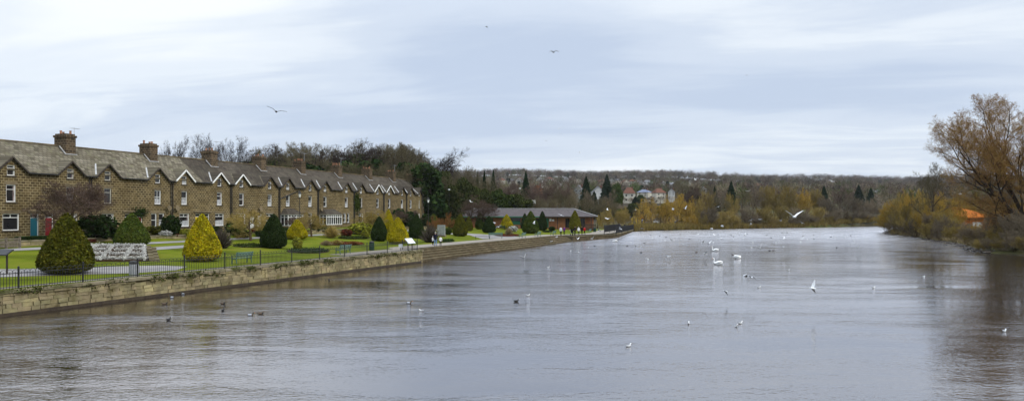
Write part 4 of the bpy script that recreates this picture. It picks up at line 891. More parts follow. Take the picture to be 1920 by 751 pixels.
# the great tree at the right edge
QB = dict(seg=[7, 7, 5, 4, 3], n=[9, 8, 7, 7, 7], st=[.2, .2, .15, .12, .1], ang=[40, 38, 40, 42, 42], lr=[.55, .55, .52, .55, .7], rr=[.6, .62, .62, .6, .5], wob=[.09, .13, .16, .2, .2], trop=[.06, .07, .05, .03, .02], taper=[.75, .8, .8, .8, .8], h0=.86, sub=1, tl=2, tt=.25)
tm, cm, zt, rr_ = tree_mesh('big', 5, 21, QB, M['bark'], mat('red_brown_twigs', (.25, .145, .046), island=.5), .023, stems=5, spread=.62, r0=.40)
bx, bd = (1962 - CX) / F * 101, 101
z0 = .3; s_ = (CZ - (172 - HY) / F * bd - z0) / zt; sxy = 13.6 / rr_; s_ *= 1.06
gt = thing('great_tree', 'huge spreading bare tree with reddish brown twigs at the right edge', 'tree', (bx, bd, z0), 0, None, (sxy, sxy, s_)); link('trunk', tm, gt); link('crown', cm, gt)
# bare trees in the terrace gardens
def gtree(px, ytop, ybase, w, vi, label, kind='small'):
    p = hit(px, ybase); return tree(kind, px, ytop, p.y, '', 'bare trees in the terrace gardens', w, vi, None, label)
gtree(128, 334, 449, 152, 0, 'purple brown spreading bare tree before the red door, left end of the terrace')
gtree(470, 388, 451, 96, 1, 'olive brown spreading bare tree between the bronze phormium and the dark yew')
gtree(584, 396, 444, 70, 1, 'thin bare tree in front of the glazed bays')
gtree(688, 392, 438, 74, 1, 'bare tree above the yellow hedge')
gtree(560, 404, 436, 50, 0, 'faint bare tree before the first glazed bay')
gtree(735, 398, 428, 56, 1, 'bare tree behind the golden yews')
gtree(765, 392, 426, 60, 0, 'bare tree at the far end of the terrace gardens')
# one label for each of the many: kind, place and its number from the left
from collections import defaultdict
grp = defaultdict(list)
for it in pending:
    if it[1]: it[0]['label'] = it[1]
    else: grp[(it[2], it[3])].append(it)
for (look, where), its in grp.items():
    its.sort(key=lambda q: q[4])
    for k, it in enumerate(its): it[0]['label'] = f"{look} {where}" + (f", {ordi(k)} from left" if len(its) > 1 else '')
# far woods on the skyline and down the valley side: one mass each
def far_wood(name, label, n, yr, azr, h, seed, mats, wts, dens=150, power=1.0):
    npr = np.random.default_rng(seed); mb = MB()
    Y = yr[0] + (yr[1] - yr[0]) * npr.random(n) ** power; az = npr.uniform(*azr, n); X = az * Y; Z = H(np.stack([X, Y], 1)); ins = inside(np.stack([X, Y], 1))
    keep = []
    for x, y, z, i_ in zip(X, Y, Z, ins):
        if i_ or (345 < y < 446 and .085 < x / y < .245): continue
        if noise.noise(Vector((x / 90, y / 140, seed))) < -.28: continue
        hh = h * npr.uniform(.6, 1.2); r = hh * npr.uniform(.32, .5); m = int(npr.choice(len(mats), p=wts)); k = dens
        U = npr.normal(size=(k, 3)); U /= np.linalg.norm(U, axis=1)[:, None]; U *= (npr.random(k) ** .4)[:, None]
        C = U * [r, r, hh * .42] + [x, y, z + hh * .58]
        if mats[m].name.startswith(('conif', 'dark_l')):
            C = U * [r * .6, r * .6, hh * .5] * (1.15 - (U[:, 2:3] + 1) * .5) + [x, y, z + hh * .5]; mb.cards(C, hh * .07, npr, m)
        else:
            Dv = npr.normal(size=(k, 3)) * .6 + U * .8; Dv[:, 2] = np.abs(Dv[:, 2]) + .25; mb.slivers(C, C + Dv * hh * .14, hh * .026, npr, m)
    mb.build(name, mats, kind='stuff', label=label)
tw = [M['twigp'], M['twigb'], M['twigd'], M['twigg'], M['conif'], M['leafm']]
far_wood('skyline_woods', 'far woods along the skyline', 3300, (1250, 1775), (-.22, .85), 15, 4, tw, [.34, .12, .16, .27, .07, .04], 130)
far_wood('valley_woods', 'mixed winter woods across the valley side', 1500, (620, 1250), (-.15, .85), 11, 5, tw, [.32, .16, .10, .28, .06, .08], 120)
far_wood('hillside_woods', 'winter woods on the near valley side', 620, (345, 620), (-.12, .8), 10, 6, tw, [.28, .22, .12, .22, .06, .10], 260)
# ---------------------------------------------------------------- clipped yews
def topiary_mesh(seed, prof, leaf):
    npr = np.random.default_rng(seed); c = MB(); c.lathe([(r * .93, z) for r, z in prof], 24, jit=.05); cr = MB()
    zs_ = np.array([z for r, z in prof]); rs_ = np.array([r for r, z in prof]); n = 20000
    z = npr.random(n * 3); keep = npr.random(n * 3) < np.interp(z, zs_, rs_) / rs_.max() + .04; z = z[keep][:n]; a = npr.random(len(z)) * 6.283
    r = np.interp(z, zs_, rs_) * (.97 + .018 * np.sin(a * 3 + z * 5 + seed) + .014 * np.sin(a * 7 - z * 13) + .012 * np.sin(a * 13 + z * 29)) + npr.normal(size=len(z)) * .009
    P_ = np.stack([r * np.cos(a), r * np.sin(a), z], 1); cr.cards(P_, .021, npr, 0)
    a = npr.random(1200) * 6.283; r = np.sqrt(npr.random(1200)) * rs_[1] ; cr.cards(np.stack([r * np.cos(a), r * np.sin(a), .07 + npr.normal(size=1200) * .012], 1), .024, npr, 0)
    t = MB(); t.tube([Vector((0, 0, -.1)), Vector((0, 0, .2))], [.06, .05], 8)
    for k in range(4): t.tube([Vector((.02 * k, 0, -.1)), Vector((math.cos(k * 1.6) * .16, math.sin(k * 1.6) * .16, .14))], [.025, .02], 5)
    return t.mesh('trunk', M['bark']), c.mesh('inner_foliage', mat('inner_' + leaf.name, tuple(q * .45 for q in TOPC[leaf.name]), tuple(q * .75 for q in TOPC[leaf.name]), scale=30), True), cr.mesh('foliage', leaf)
PA = [(.20, .035), (.34, .06), (.41, .12), (.43, .2), (.40, .33), (.33, .5), (.235, .68), (.145, .83), (.075, .93), (.03, .985), (.004, 1.0)]       # broad cone with a rounded skirt
PB = [(.20, .03), (.31, .07), (.35, .16), (.35, .27), (.31, .42), (.245, .6), (.17, .76), (.10, .88), (.05, .96), (.004, 1.0)]
PS = [(.16, .03), (.32, .1), (.45, .25), (.5, .45), (.47, .65), (.36, .83), (.2, .95), (.004, 1.0)]
TM = {}; TOPC = dict(dark_yew=(.058, .072, .010), deep_yew=(.026, .042, .011), green_yew=(.050, .078, .014), golden_yew=(.32, .255, .010), olive_yew=(.145, .135, .016))
def topiary(px, yb, yt, hw, leaf, label, prof='A', group='clipped yew cones of the riverside garden', cat='topiary'):
    p = hit(px, yb - (1.5 if hw > 20 else .5)); key = (leaf, prof)
    if key not in TM: TM[key] = topiary_mesh(len(TM) + 1, dict(A=PA, B=PB, S=PS)[prof], M[leaf])
    h = (yb - yt) / F * p.y; w = hw / F * p.y / dict(A=.44, B=.36, S=.5)[prof]
    t = thing('clipped_yew' if prof != 'S' else 'clipped_ball', label, cat, (p.x, p.y, p.z), px * .7, group if prof != 'S' else 'clipped round bushes', (w, w, h))
    for nm, me in zip(('trunk', 'inner_foliage', 'foliage'), TM[key]): link(nm, me, t)
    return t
for a in ((125, 514, 402, 47, 'topd', 'largest dark olive clipped cone, standing by the railing at left'), (247, 463, 401, 31, 'topm', 'bright green clipped cone behind the white flower bed'),
    (379, 491, 403, 34, 'topy', 'large golden yellow clipped cone beside the railing'), (513, 466, 403, 24, 'topdd', 'dark green clipped cone alone on the lawn, left of the squat golden one'),
    (557, 449, 412, 20, 'topy', 'squat golden clipped bush in front of the first glazed bay'), (711, 452, 406, 16, 'topdd', 'dark green clipped cone just left of the two golden cones'),
    (728, 438, 393, 12, 'topy', 'narrow golden cone behind the brighter golden cone'), (746, 458, 409, 21, 'topy', 'bright golden cone behind the info board'), (781, 447, 403, 15, 'topdd', 'dark green clipped cone left of the bronze phormium and grey monument'),
    (813, 430, 401, 12, 'topm', 'green cone behind the grey stone monument'), (863, 443, 401, 14, 'topd', 'olive green cone right of the clipped ball'), (879, 433, 406, 8, 'topd', 'slim green cone half hidden behind the olive green cone'),
    (900, 430, 398, 9.5, 'topm', 'green cone left of the dark cone by the black bench'), (917, 437, 405, 13, 'topdd', 'dark based cone behind the pale green bench'), (950, 430, 402, 12.5, 'topy', 'golden cone in front of the pavilion'),
    (984, 430, 400, 8, 'topdd', 'dark slim cone tucked behind the large green cone by the pavilion'), (995, 438, 396, 16, 'topm', 'large green cone in front of the pavilion doors'), (1017, 432, 396, 9.5, 'topdd', 'dark narrow cone right of the large green cone'),
    (1078, 432, 395, 11.5, 'topo', 'yellow olive cone behind the group of walkers')):
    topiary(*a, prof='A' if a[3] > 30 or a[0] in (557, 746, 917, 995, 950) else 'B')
topiary(840, 440, 427, 7.5, 'topm', 'small clipped ball right of the grey monument', 'S'); topiary(1035, 433, 424.5, 6.5, 'topdd', 'low dark clipped ball left of the walkers', 'S')

# ---------------------------------------------------------------- shrubs, hedges and beds
SM = {}
def shrub(px, yb, yt, wpx, leaf, label, cat='shrub', name='shrub', kind='leaf', dep=1.0):
    p = hit(px, yb); key = (leaf, kind)
    if key not in SM:
        npr = np.random.default_rng(len(SM) + 40); m = MB(); n = 3600
        if kind == 'blade':
            n = 420; a = npr.random(n) * 6.283; el = npr.uniform(.15, 1.45, n); L0 = npr.uniform(.75, 1.1, n); B0 = npr.normal(size=(n, 3)) * [.06, .06, .02] + [0, 0, .03]
            T = np.stack([np.cos(a) * np.cos(el) * .56, np.sin(a) * np.cos(el) * .56, np.sin(el) * .95], 1) * L0[:, None]; m.slivers(B0, T, .05, npr)
            m.slivers(B0, T * .8 + npr.normal(size=(n, 3)) * .03, .06, npr)
        elif kind == 'twig':
            n = 2600; a = npr.random(n) * 6.283; el = npr.uniform(.2, 1.5, n); f = npr.random(n); Dv = np.stack([np.cos(a) * np.cos(el) * .52, np.sin(a) * np.cos(el) * .52, np.sin(el) * .95], 1)
            A = Dv * (f * .75)[:, None]; Bv = Dv * (f * .75 + .3)[:, None] + npr.normal(size=(n, 3)) * .07; Bv[:, 2] = np.abs(Bv[:, 2]); m.slivers(A, Bv, .014, npr)
        else:
            U = npr.normal(size=(n, 3)); U /= np.linalg.norm(U, axis=1)[:, None]; q = (1 + .12 * np.sin(U[:, 0] * 9 + U[:, 2] * 5) + .1 * np.sin(U[:, 1] * 11 + 2)) * npr.uniform(.72, 1.02, n)
            P_ = U * q[:, None] * [.5, .5, .5] + [0, 0, .5]
            if kind == 'hedge': P_ = np.sign(U) * np.abs(U / np.abs(U).max(1)[:, None]) * [.5, .5, .5] * npr.uniform(.88, 1.02, n)[:, None] + [0, 0, .5]
            m.cards(P_, .05, npr)
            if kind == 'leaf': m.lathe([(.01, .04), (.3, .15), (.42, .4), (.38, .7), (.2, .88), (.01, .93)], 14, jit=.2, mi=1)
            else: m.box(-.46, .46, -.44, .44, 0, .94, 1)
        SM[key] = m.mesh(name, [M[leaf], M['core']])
    h = (yb - yt) / F * p.y; w = wpx / F * p.y
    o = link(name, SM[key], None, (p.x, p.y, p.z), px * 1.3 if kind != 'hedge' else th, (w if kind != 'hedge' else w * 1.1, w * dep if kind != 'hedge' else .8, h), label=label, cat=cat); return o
for a in ((8, 442, 394, 46, 'leafd', 'dark rounded evergreen under the leftmost ground window'), (180, 447, 404, 66, 'leafd', 'broad dark evergreen beneath the bare purple tree'), (212, 452, 432, 30, 'leafd', 'small dark bush left of the bright green cone'),
    (321, 442, 405, 32, 'leafd', 'tall rounded dark bush between ground windows, right of the twin sash windows'), (293, 441, 424, 50, 'topd', 'low spreading olive bush under the twin sash windows'), (311, 446, 434, 22, 'silver', 'grey leaved low bush on the garden wall'),
    (347, 445, 431, 24, 'lime', 'lime yellow low bush left of the golden cone'), (326, 445, 437, 16, 'redl', 'small red brown bush beside the lime bush'), (404, 442, 428, 24, 'leafd', 'dark low bush right of the golden cone'),
    (442, 441, 414, 34, 'leafm', 'green bush behind the bronze phormium'), (455, 446, 432, 26, 'leafm', 'low green bush at the foot of the olive bare tree'), (492, 444, 426, 26, 'leafd', 'dark bush right of the olive tree trunk'), (482, 442, 430, 20, 'redl', 'russet low bush by the olive tree'),
    (676, 439, 418, 42, 'lime', 'wide yellow green hedge bush below the thin bare tree'), (666, 424, 407, 16, 'lime', 'tall yellow green shrub behind the wide yellow hedge'), (689, 436, 420, 22, 'lime', 'smaller yellow shrub at the right end of the yellow hedge'),
    (684, 446, 432, 14, 'lime', 'small lime leaved plant standing in the lawn bed'), (649, 444, 430, 22, 'redl', 'round dark brown shrub left of the yellow hedge'), (558, 468, 446, 17, 'lime', 'small leafy yellow green plant by the near flower bed'),
    (592, 437, 420, 16, 'leafd', 'dark bush beneath the wide bay window'), (768, 428, 398, 30, 'leafd', 'dark evergreen left of the far lantern lamp'), (748, 424, 392, 26, 'leafd', 'dark evergreen behind the golden cones'), (826, 424, 405, 24, 'leafm', 'green bush right of the far lantern lamp'),
    (850, 430, 410, 22, 'leafm', 'grey green bush behind the clipped ball'), (700, 424, 404, 30, 'leafd', 'dark bush behind the dark cone in the middle'), (800, 428, 404, 24, 'leafd', 'dark bush behind the tall phormium'), (962, 434, 424, 16, 'silver', 'grey bush right of the golden cone before the pavilion'),
    (536, 446, 434, 18, 'leafm', 'green bush by the squat golden bush')): shrub(*a)
for a in ((417, 465, 422, 46, 'phorm', 'bronze spiky phormium right of the golden cone'), (806, 454, 417, 46, 'phorm', 'large bronze spiky phormium beside the grey monument'), (954, 442, 424, 20, 'reed', 'pale spiky plant in the bed before the golden cone')):
    shrub(*a, cat='plant', name='phormium', kind='blade')
for a in ((622, 446, 422, 40, 'twigo', 'thin brown twiggy shrub below the wide bay'), (612, 460, 449, 26, 'reed', 'pale dead grasses in the lawn bed'), (632, 459, 448, 30, 'twigo', 'olive heather mound in the lawn bed'), (662, 459, 451, 34, 'twigr', 'russet heather mound in the lawn bed'), (500, 448, 430, 26, 'twigp', 'purple twiggy bush near the dark cone'),
    (718, 432, 410, 26, 'twigp', 'purple twiggy shrub left of the golden cones'), (645, 424, 404, 30, 'twigb', 'brown twiggy shrub under the ivy clad window'), (270, 446, 432, 26, 'twigp', 'low purple twigs right of the bright green cone'), (234, 448, 436, 30, 'twigb', 'low brown twigs behind the bright green cone')):
    shrub(*a, kind='twig')
for k, (px, yb, yt, w, lf, lb) in enumerate(((62, 456, 446.5, 52, 'leafd', 'clipped dark low hedge before the teal and red doors'), (140, 457, 449, 70, 'redl', 'brown low hedge behind the largest cone'), (378, 447, 437, 40, 'leafd', 'low dark hedge behind the golden cone'), (520, 440, 431, 46, 'leafd', 'low hedge behind the dark cone'), (610, 436, 428, 30, 'leafd', 'low dark hedge under the wide white bay'))):
    shrub(px, yb, yt, w, lf, lb, cat='hedge', name='hedge', kind='hedge')
def bed(name, cxp, cyp, rx, ry, label, plants=None):
    pts = [gp(cxp + rx * math.cos(t), cyp + ry * math.sin(t)) for t in np.linspace(0, 2 * math.pi, 20, endpoint=False)][::-1]
    o = sheet('flower_bed', pts, M['soil'], .05, label=label, cat='flower bed'); npr = np.random.default_rng(int(cxp)); m = MB()
    a = npr.random(380) * 6.283; r = np.sqrt(npr.random(380)) * .93; P_ = []
    for t, q in zip(a, r): v_ = hit(cxp + rx * q * math.cos(t), cyp + ry * q * math.sin(t)); P_.append((v_.x, v_.y, v_.z + .12))
    P_ = np.repeat(np.array(P_), 6, 0) + npr.normal(size=(2280, 3)) * [.12, .12, .06]; m.cards(P_, .06, npr); m.build('bedding_plants', M[plants or 'leafd'], o, kind='stuff')
bed('b', 478, 461.5, 42, 3, 'dark curved bed of low plants before the olive bare tree', 'leafm'); bed('b', 578, 471, 40, 4.2, 'long dark bed behind the railing, before the dark cone'); bed('b', 664, 446.5, 30, 2.2, 'curved bed before the yellow hedge', 'leafm')
bed('b', 642, 457.5, 42, 2.6, 'lawn bed with heathers and dead grasses', 'redl'); bed('b', 838, 452, 13, 2, 'dark round bed beside the standing man'); bed('b', 951, 441.5, 24, 2, 'dark bed around the pale spiky plant', 'redl'); bed('b', 1026, 434.5, 9, 1, 'small dark bed left of the walkers')
# raised silver bed
rb = thing('raised_flower_bed', 'sloping raised bed of silver white plants edged with dark stone', 'flower bed', (0, 0, 0))
c4 = [gp(163, 491), gp(278, 490), gp(272, 474), gp(172, 474)]; zf = garden_h(c4)
A_, B_, C_, D_ = [Vector((p[0], p[1], float(z))) for p, z in zip(c4, zf)]; up = Vector((0, 0, 1)); C_.z += .62; D_.z += .62; A_.z += .12; B_.z += .12
m = MB(); m.add([tuple(A_), tuple(B_), tuple(C_), tuple(D_), tuple(A_ - up * .5), tuple(B_ - up * .5), tuple(C_ - up * 1.4), tuple(D_ - up * 1.4)], [(0, 1, 2, 3), (0, 4, 5, 1), (1, 5, 6, 2), (2, 6, 7, 3), (3, 7, 4, 0)]); m.build('soil', M['soil'], rb)
m = MB(); npr = np.random.default_rng(9); P_ = []
def bp_(u, w): return A_.lerp(B_, u).lerp(D_.lerp(C_, u), w)
lines = [((0, .06), (1, .06)), ((0, .95), (1, .95)), ((.02, .36), (.30, .36)), ((.36, .36), (.66, .36)), ((.70, .36), (.95, .36)), ((.0, .66), (.34, .66)), ((.44, .66), (.72, .66)), ((.8, .66), (.98, .66)), ((.20, .0), (.40, .95)), ((.60, .0), (.76, .95)), ((.93, .0), (.99, .98)), ((.0, .1), (.04, .95))]
for (u0, w0), (u1, w1) in lines:
    n = max(4, int(math.hypot((u1 - u0) * 6, (w1 - w0) * 3) / .16))
    for k in range(n):
        f = k / n; c = bp_(u0 + (u1 - u0) * f, w0 + (w1 - w0) * f); P_.append(npr.normal(size=(46, 3)) * [.075, .06, .07] + [c.x, c.y, c.z + .12])
m.cards(np.concatenate(P_), .042, npr); m.build('silver_plants', M['silver'], rb, kind='stuff')
m = MB()
for k in range(5):
    f0, f1 = k / 5, (k + 1) / 5; a = B_.lerp(C_, f0); b = B_.lerp(C_, f1); d = Vector((1.0, .15, 0))
    for j in range(2): 
        a1, b1 = a + d * (.05 + .42 * j), b + d * (.05 + .42 * j); z1 = max(a.z, b.z) + .05 - .16 * j
        vs = [(a1.x, a1.y), (a1.x + .4, a1.y + .06), (b1.x + .4, b1.y + .06), (b1.x, b1.y)]; m.prism(vs, a.z - 1.2, z1)
m.build('stone_edging', M['stepst'], rb)
# garden boundary wall, wooden gate at the left
gw_ = MB(); cp_ = MB(); rng = random.Random(8)
y = 48.0
while y < 136:
    w = rng.uniform(.45, .9); x0, x1 = float(fac_x(y)) + 6.12 / .943, float(fac_x(y + w)) + 6.12 / .943; zb_ = float(garden_h([(x0 + .5, y)])[0]); tt = rng.uniform(.0, .06)
    if rng.random() > .05 and not (63.9 < y < 65.6 or 84 < y < 85.6 or 97 < y < 98.3):
        for lay in range(3): o_ = rng.uniform(-.03, .03); gw_.prism([(x0 + o_, y + .01), (x0 + .34 + o_, y), (x1 + .34 + o_, y + w - .02), (x1 + o_, y + w - .01)], zb_ - .3 + lay * .27, zb_ - .045 + lay * .27)
        cp_.prism([(x0 - .06, y), (x0 + .42, y - .02), (x1 + .42, y + w - .04), (x1 - .06, y + w - .02)], zb_ + .50, zb_ + .60 + tt * .4)
    y += w
gwt = thing('garden_wall', 'low dry stone wall along the front gardens of the terrace', 'wall'); gw_.build('stonework', M['wstone'], gwt); cp_.build('coping', M['coping'], gwt)
gt_ = thing('timber_fence', 'weathered low timber gate and rails at the left edge', 'fence'); a = hit(-14, 467); b = hit(37, 465)
for k in range(3): q = a.lerp(b, k / 2); m = MB(); m.box(q.x - .07, q.x + .07, q.y - .07, q.y + .07, q.z - .2, q.z + .95); m.build('post', M['wood'], gt_)
m = MB()
for z in (.2, .5, .82): m.beam(a + up * z, b + up * z, .035, .09)
for k in range(22): q = a.lerp(b, (k + .5) / 22); m.beam(q + up * .1, q + up * .88, .02, .05, up=(0, 1, 0))
m.build('rails', M['wood'], gt_)

# ---------------------------------------------------------------- hooped railing on the river wall
rt = thing('iron_railing', 'black hooped iron railing along the top of the river wall', 'railing')
def wline(D): f = (D - 36.3) / (76.9 - 36.3); return Vector((-26.7 + 16.6 * f, D))
Ds = [13.6, 17.0, 20.3, 23.7, 27.1, 30.5, 33.8] + [37.2 + 3.37 * k for k in range(12)]; Ds[-1] = 76.5; up = Vector((0, 0, 1))
wd_ = (wline(76) - wline(40)).normalized(); wn2 = Vector((-wd_.y, wd_.x))
def rp(D, z): p = wline(D) + wn2 * .22; return Vector((p.x, p.y, 1.37 + z))
for D in Ds:
    m = MB(); p = rp(D, 0); m.box(p.x - .035, p.x + .035, p.y - .035, p.y + .035, 1.3, 1.37 + 1.12); m.lathe([(.03, 0), (.055, .03), (.05, .07), (.004, .10)], 8, (p.x, p.y, 1.37 + 1.12)); m.build('post', M['black'], rt)
def railpanel(P0, P1, parent, nb, h=1.0, hoops=True, th_=.013):
    m = MB(); L_ = (P1 - P0).length
    m.beam(P0 + up * .12, P1 + up * .12, .03, .035); m.beam(P0 + up * (h - .16), P1 + up * (h - .16), .03, .035)
    for k in range(1, nb):
        q = P0.lerp(P1, k / nb); m.tube([q + up * .02, q + up * (h - (.08 if hoops else 0))], [th_] * 2, 4)
    if hoops:
        for k in range(0, nb - 1):
            a = P0.lerp(P1, (k + .0) / nb); b = P0.lerp(P1, (k + 2) / nb)
            if k % 2 == 0: m.tube([a.lerp(b, (1 - math.cos(t)) / 2) + up * (h - .09 + .13 * math.sin(t)) for t in np.linspace(0, math.pi, 7)], [th_] * 7, 4)
    return m.build('hooped_panel' if hoops else 'bar_panel', M['black'], parent)
for a, b in zip(Ds[:-1], Ds[1:]): railpanel(rp(a, 0), rp(b, 0), rt, 24)
E_ = rp(76.5, 0); E2 = E_ + Vector((wn2.x, wn2.y, 0)) * 1.9
railpanel(E_, E2, rt, 12); m = MB(); m.box(E2.x - .035, E2.x + .035, E2.y - .035, E2.y + .035, 1.3, 2.5); m.build('post', M['black'], rt)
# two black railings on the far quay
def flatrail(pts, name, label, nb, h=1.15):
    t = thing(name, label, 'railing', group=None)
    for a, b in zip(pts[:-1], pts[1:]): railpanel(a, b, t, nb, h, False, .035)
    for p in pts: m = MB(); m.box(p.x - .05, p.x + .05, p.y - .05, p.y + .05, p.z - .5, p.z + h + .05); m.build('post', M['black'], t)
def q3(px, py, D): v_ = at(px, py, D); return v_
flatrail([q3(1155, 437, 150), q3(1166, 435, 163), q3(1177, 432.5, 179), q3(1188, 430, 198)], 'black_railing', 'black upright railing along the far quay edge', 34, 1.45)
flatrail([q3(1133, 435, 150), q3(1143, 433.5, 158), q3(1152, 432, 167), q3(1162, 430, 178)], 'black_railing', 'black railing at the back of the far quay platform', 30, 1.5)

# ---------------------------------------------------------------- street furniture
def bench(px, yb, rz, label, wid=1.9, colr='bench', backless=False):
    p = hit(px, yb); t = thing('bench', label, 'bench', (p.x, p.y, p.z), rz, 'park benches'); m = MB()
    for k in range(4): m.box(-wid / 2, wid / 2, -.06 + k * .12 - .17, -.06 + k * .12 - .07, .43, .46)
    m.build('seat', M[colr], t)
    if not backless:
        m = MB()
        for k in range(3): m.box(-wid / 2, wid / 2, .27 + k * .03, .295 + k * .03, .56 + k * .13, .66 + k * .13)
        m.build('backrest', M[colr], t)
    for s in (-1, 1):
        m = MB(); x = s * (wid / 2 - .12)
        m.beam((x, -.22, 0), (x, -.18, .43), .05, .05); m.beam((x, .30, 0), (x, .22, .43), .05, .05); m.beam((x, -.22, .405), (x, .27, .405), .05, .045)
        if not backless: m.beam((x, .24, .43), (x, .39, .95), .045, .04); m.beam((x, -.24, .66), (x, .31, .68), .05, .035); m.beam((x, -.2, .43), (x, -.22, .65), .045, .04)
        m.build('leg', M['black'] if colr == 'bgreen' else M[colr], t)
rd = math.atan2(wd_.y, wd_.x)
bench(453, 493.5, rd - math.pi + .02, 'blue green slatted bench behind the railing, right of the golden cone'); bench(643, 476, rd - math.pi, 'blue green slatted bench behind the railing, left of the dark bin')
bench(160, 451, rd - math.pi / 1, 'pale bench in the front garden beside the broad dark evergreen', 1.9, 'wood'); bench(905, 448, .1, 'black backless bench left of the pale green bench', 2.4, 'black', True); bench(929, 446.5, .1 + math.pi, 'pale green bench in front of the dark based cone', 2.3)
bench(979, 446, rd - math.pi, 'green bench left of the large green cone, facing the river', 1.8); bench(1008, 443.5, rd - math.pi, 'green bench below the dark narrow cone', 1.8); bench(1037, 441.5, rd - math.pi, 'green bench nearest the walkers in white and purple', 1.8)
bench(1104, 437, rd - math.pi, 'green bench right of the walker in red', 1.8); bench(962, 431, 0, 'dark green bench before the pavilion, right of the golden cone', 2.2, 'bgreen'); bench(938, 431, 0, 'dark green bench before the pavilion, left of the golden cone', 2.2, 'bgreen')
def bin_(px, yb, h, r, body, top, label):
    p = hit(px, yb); t = thing('litter_bin', label, 'bin', (p.x, p.y, p.z), .3); m = MB(); m.lathe([(r * .92, 0), (r, .04), (r, h * .8), (r * .96, h * .82)], 16)
    m.build('drum', M[body], t); m = MB()
    for k in range(14): a = k * math.pi / 7; m.beam((r * 1.04 * math.cos(a), r * 1.04 * math.sin(a), .04), (r * 1.04 * math.cos(a), r * 1.04 * math.sin(a), h * .82), .03, .03, up=(0, 1, 0))
    m.build('slats', M[body], t); m = MB(); m.lathe([(r * 1.1, h * .821), (r * 1.1, h * .9), (r * .8, h), (r * .3, h * 1.02)], 16); m.build('rim', M[top], t)
bin_(251, 515, .92, .27, 'steel', 'black', 'grey steel litter bin behind the railing'); bin_(697, 469, .98, .25, 'bgreen', 'black', 'dark green litter bin behind the railing by the second bench'); bin_(1115, 434.5, 1.05, .3, 'bgreen', 'black', 'small dark bin on the grass left of the far railings')
def board(px, yb, panelm, back, label, rz, tilt=.75, w=.95, d=.62, h=1.0):
    p = hit(px, yb); t = thing('information_board', label, 'sign', (p.x, p.y, p.z), rz)
    for s in (-1, 1): m = MB(); m.box(s * w * .3 - .04, s * w * .3 + .04, -.04, .04, -.1, h); m.build('post', M['darkwood'], t)
    m = MB(); m.box(-w / 2, w / 2, -d / 2, d / 2, -.03, .03); o = m.build('panel', M[back], t); o.location = (0, 0, h + .03); o.rotation_euler = (tilt, 0, 0)
    m = MB(); m.box(-w / 2 + .05, w / 2 - .05, -d / 2 + .04, d / 2 - .04, .032, .036); m.build('printed_sheet', M[panelm], o)
board(769, 470, 'panel', 'panel', 'white tilted information board on dark posts at the end of the railing', 1.1, .8, 1.3, .75, 1.05); board(4, 514, 'black', 'black', 'black tilted board on a post at the left edge', rd - math.pi / 2 + .3, .5, 1.1, .7, 1.35)
p = hit(751, 470); nt_ = thing('small_notice', 'small white notice fixed to the railing left of the information board', 'sign', (p.x, p.y, p.z)); m = MB(); m.box(-.2, .2, -.02, .02, .35, .75); m.build('plate', M['panel'], nt_); m = MB(); m.box(-.03, .03, .022, .07, 0, .7); m.build('post', M['black'], nt_)
p = hit(827, 443); mo_ = thing('stone_monument', 'grey upright stone slab monument beside the large phormium', 'monument', (p.x, p.y, p.z), -.25); s1 = 16 / F * p.y; h1 = 21.5 / F * p.y
m = MB(); m.box(-s1 * .55, s1 * .55, -.5, .5, -.1, .22); m.build('plinth', M['stepst'], mo_)
for s, ww in ((-1, .44), (1, .5)):
    m = MB(); m.add([(s * .02, -.16, .222), (s * ww * s1, -.16, .222), (s * ww * s1 * .96, -.16, h1), (s * .02, -.16, h1), (s * .02, .16, .222), (s * ww * s1, .16, .222), (s * ww * s1 * .96, .16, h1), (s * .02, .16, h1)], [(0, 1, 2, 3), (7, 6, 5, 4), (1, 5, 6, 2), (3, 2, 6, 7), (0, 3, 7, 4), (0, 4, 5, 1)]); m.build('slab', M['granite'], mo_)
def lantern(px, yt, yb, label, modern=False, D=None):
    p = hit(px, yb) if D is None else Vector(((px - CX) / F * D, D, hz((px - CX) / F * D, D))); h = CZ - (yt - HY) / F * p.y - p.z
    t = thing('street_lamp', label, 'street lamp', (p.x, p.y, p.z), 0, None); m = MB()
    if not modern:
        m.lathe([(.14, 0), (.14, .5), (.09, .6), (.06, 1.2), (.045, h - .9)], 10); m.beam((-.3, 0, h - 1.05), (.3, 0, h - 1.05), .04, .04); m.build('post', M['black'], t)
        m = MB(); m.lathe([(.10, h - .9), (.2, h - .45)], 4); m.build('lantern_glass', M['lamp'], t); m = MB(); m.lathe([(.25, h - .44), (.13, h - .2), (.06, h - .14), (.05, h)], 8); m.build('lantern_cap', M['black'], t)
    else:
        m.lathe([(.09, 0), (.09, 1.2), (.055, 1.25), (.045, h - .35)], 8); m.build('post', M['black'], t); m = MB(); m.lathe([(.08, h - .36), (.28, h - .2), (.26, h - .08), (.06, h)], 12); m.build('lamp_head', M['lamp'], t)
lantern(562, 357, 441, 'tall black lantern lamp in front of the first glazed bay'); lantern(803, 369, 441, 'tall black lantern lamp at the far end of the terrace')
lantern(842, 354, 0, 'slim lamp post with pale head against the woods beyond the terrace', True, 162); lantern(1192, 392, 0, 'slim lamp post by the playground', True, 226); lantern(975, 352, 0, 'slim lamp post behind the pavilion roof', True, 215); lantern(1800, 362, 0, 'slim lamp post by the orange building', True, 165); lantern(1878, 352, 0, 'slim lamp post seen through the great tree', True, 165)

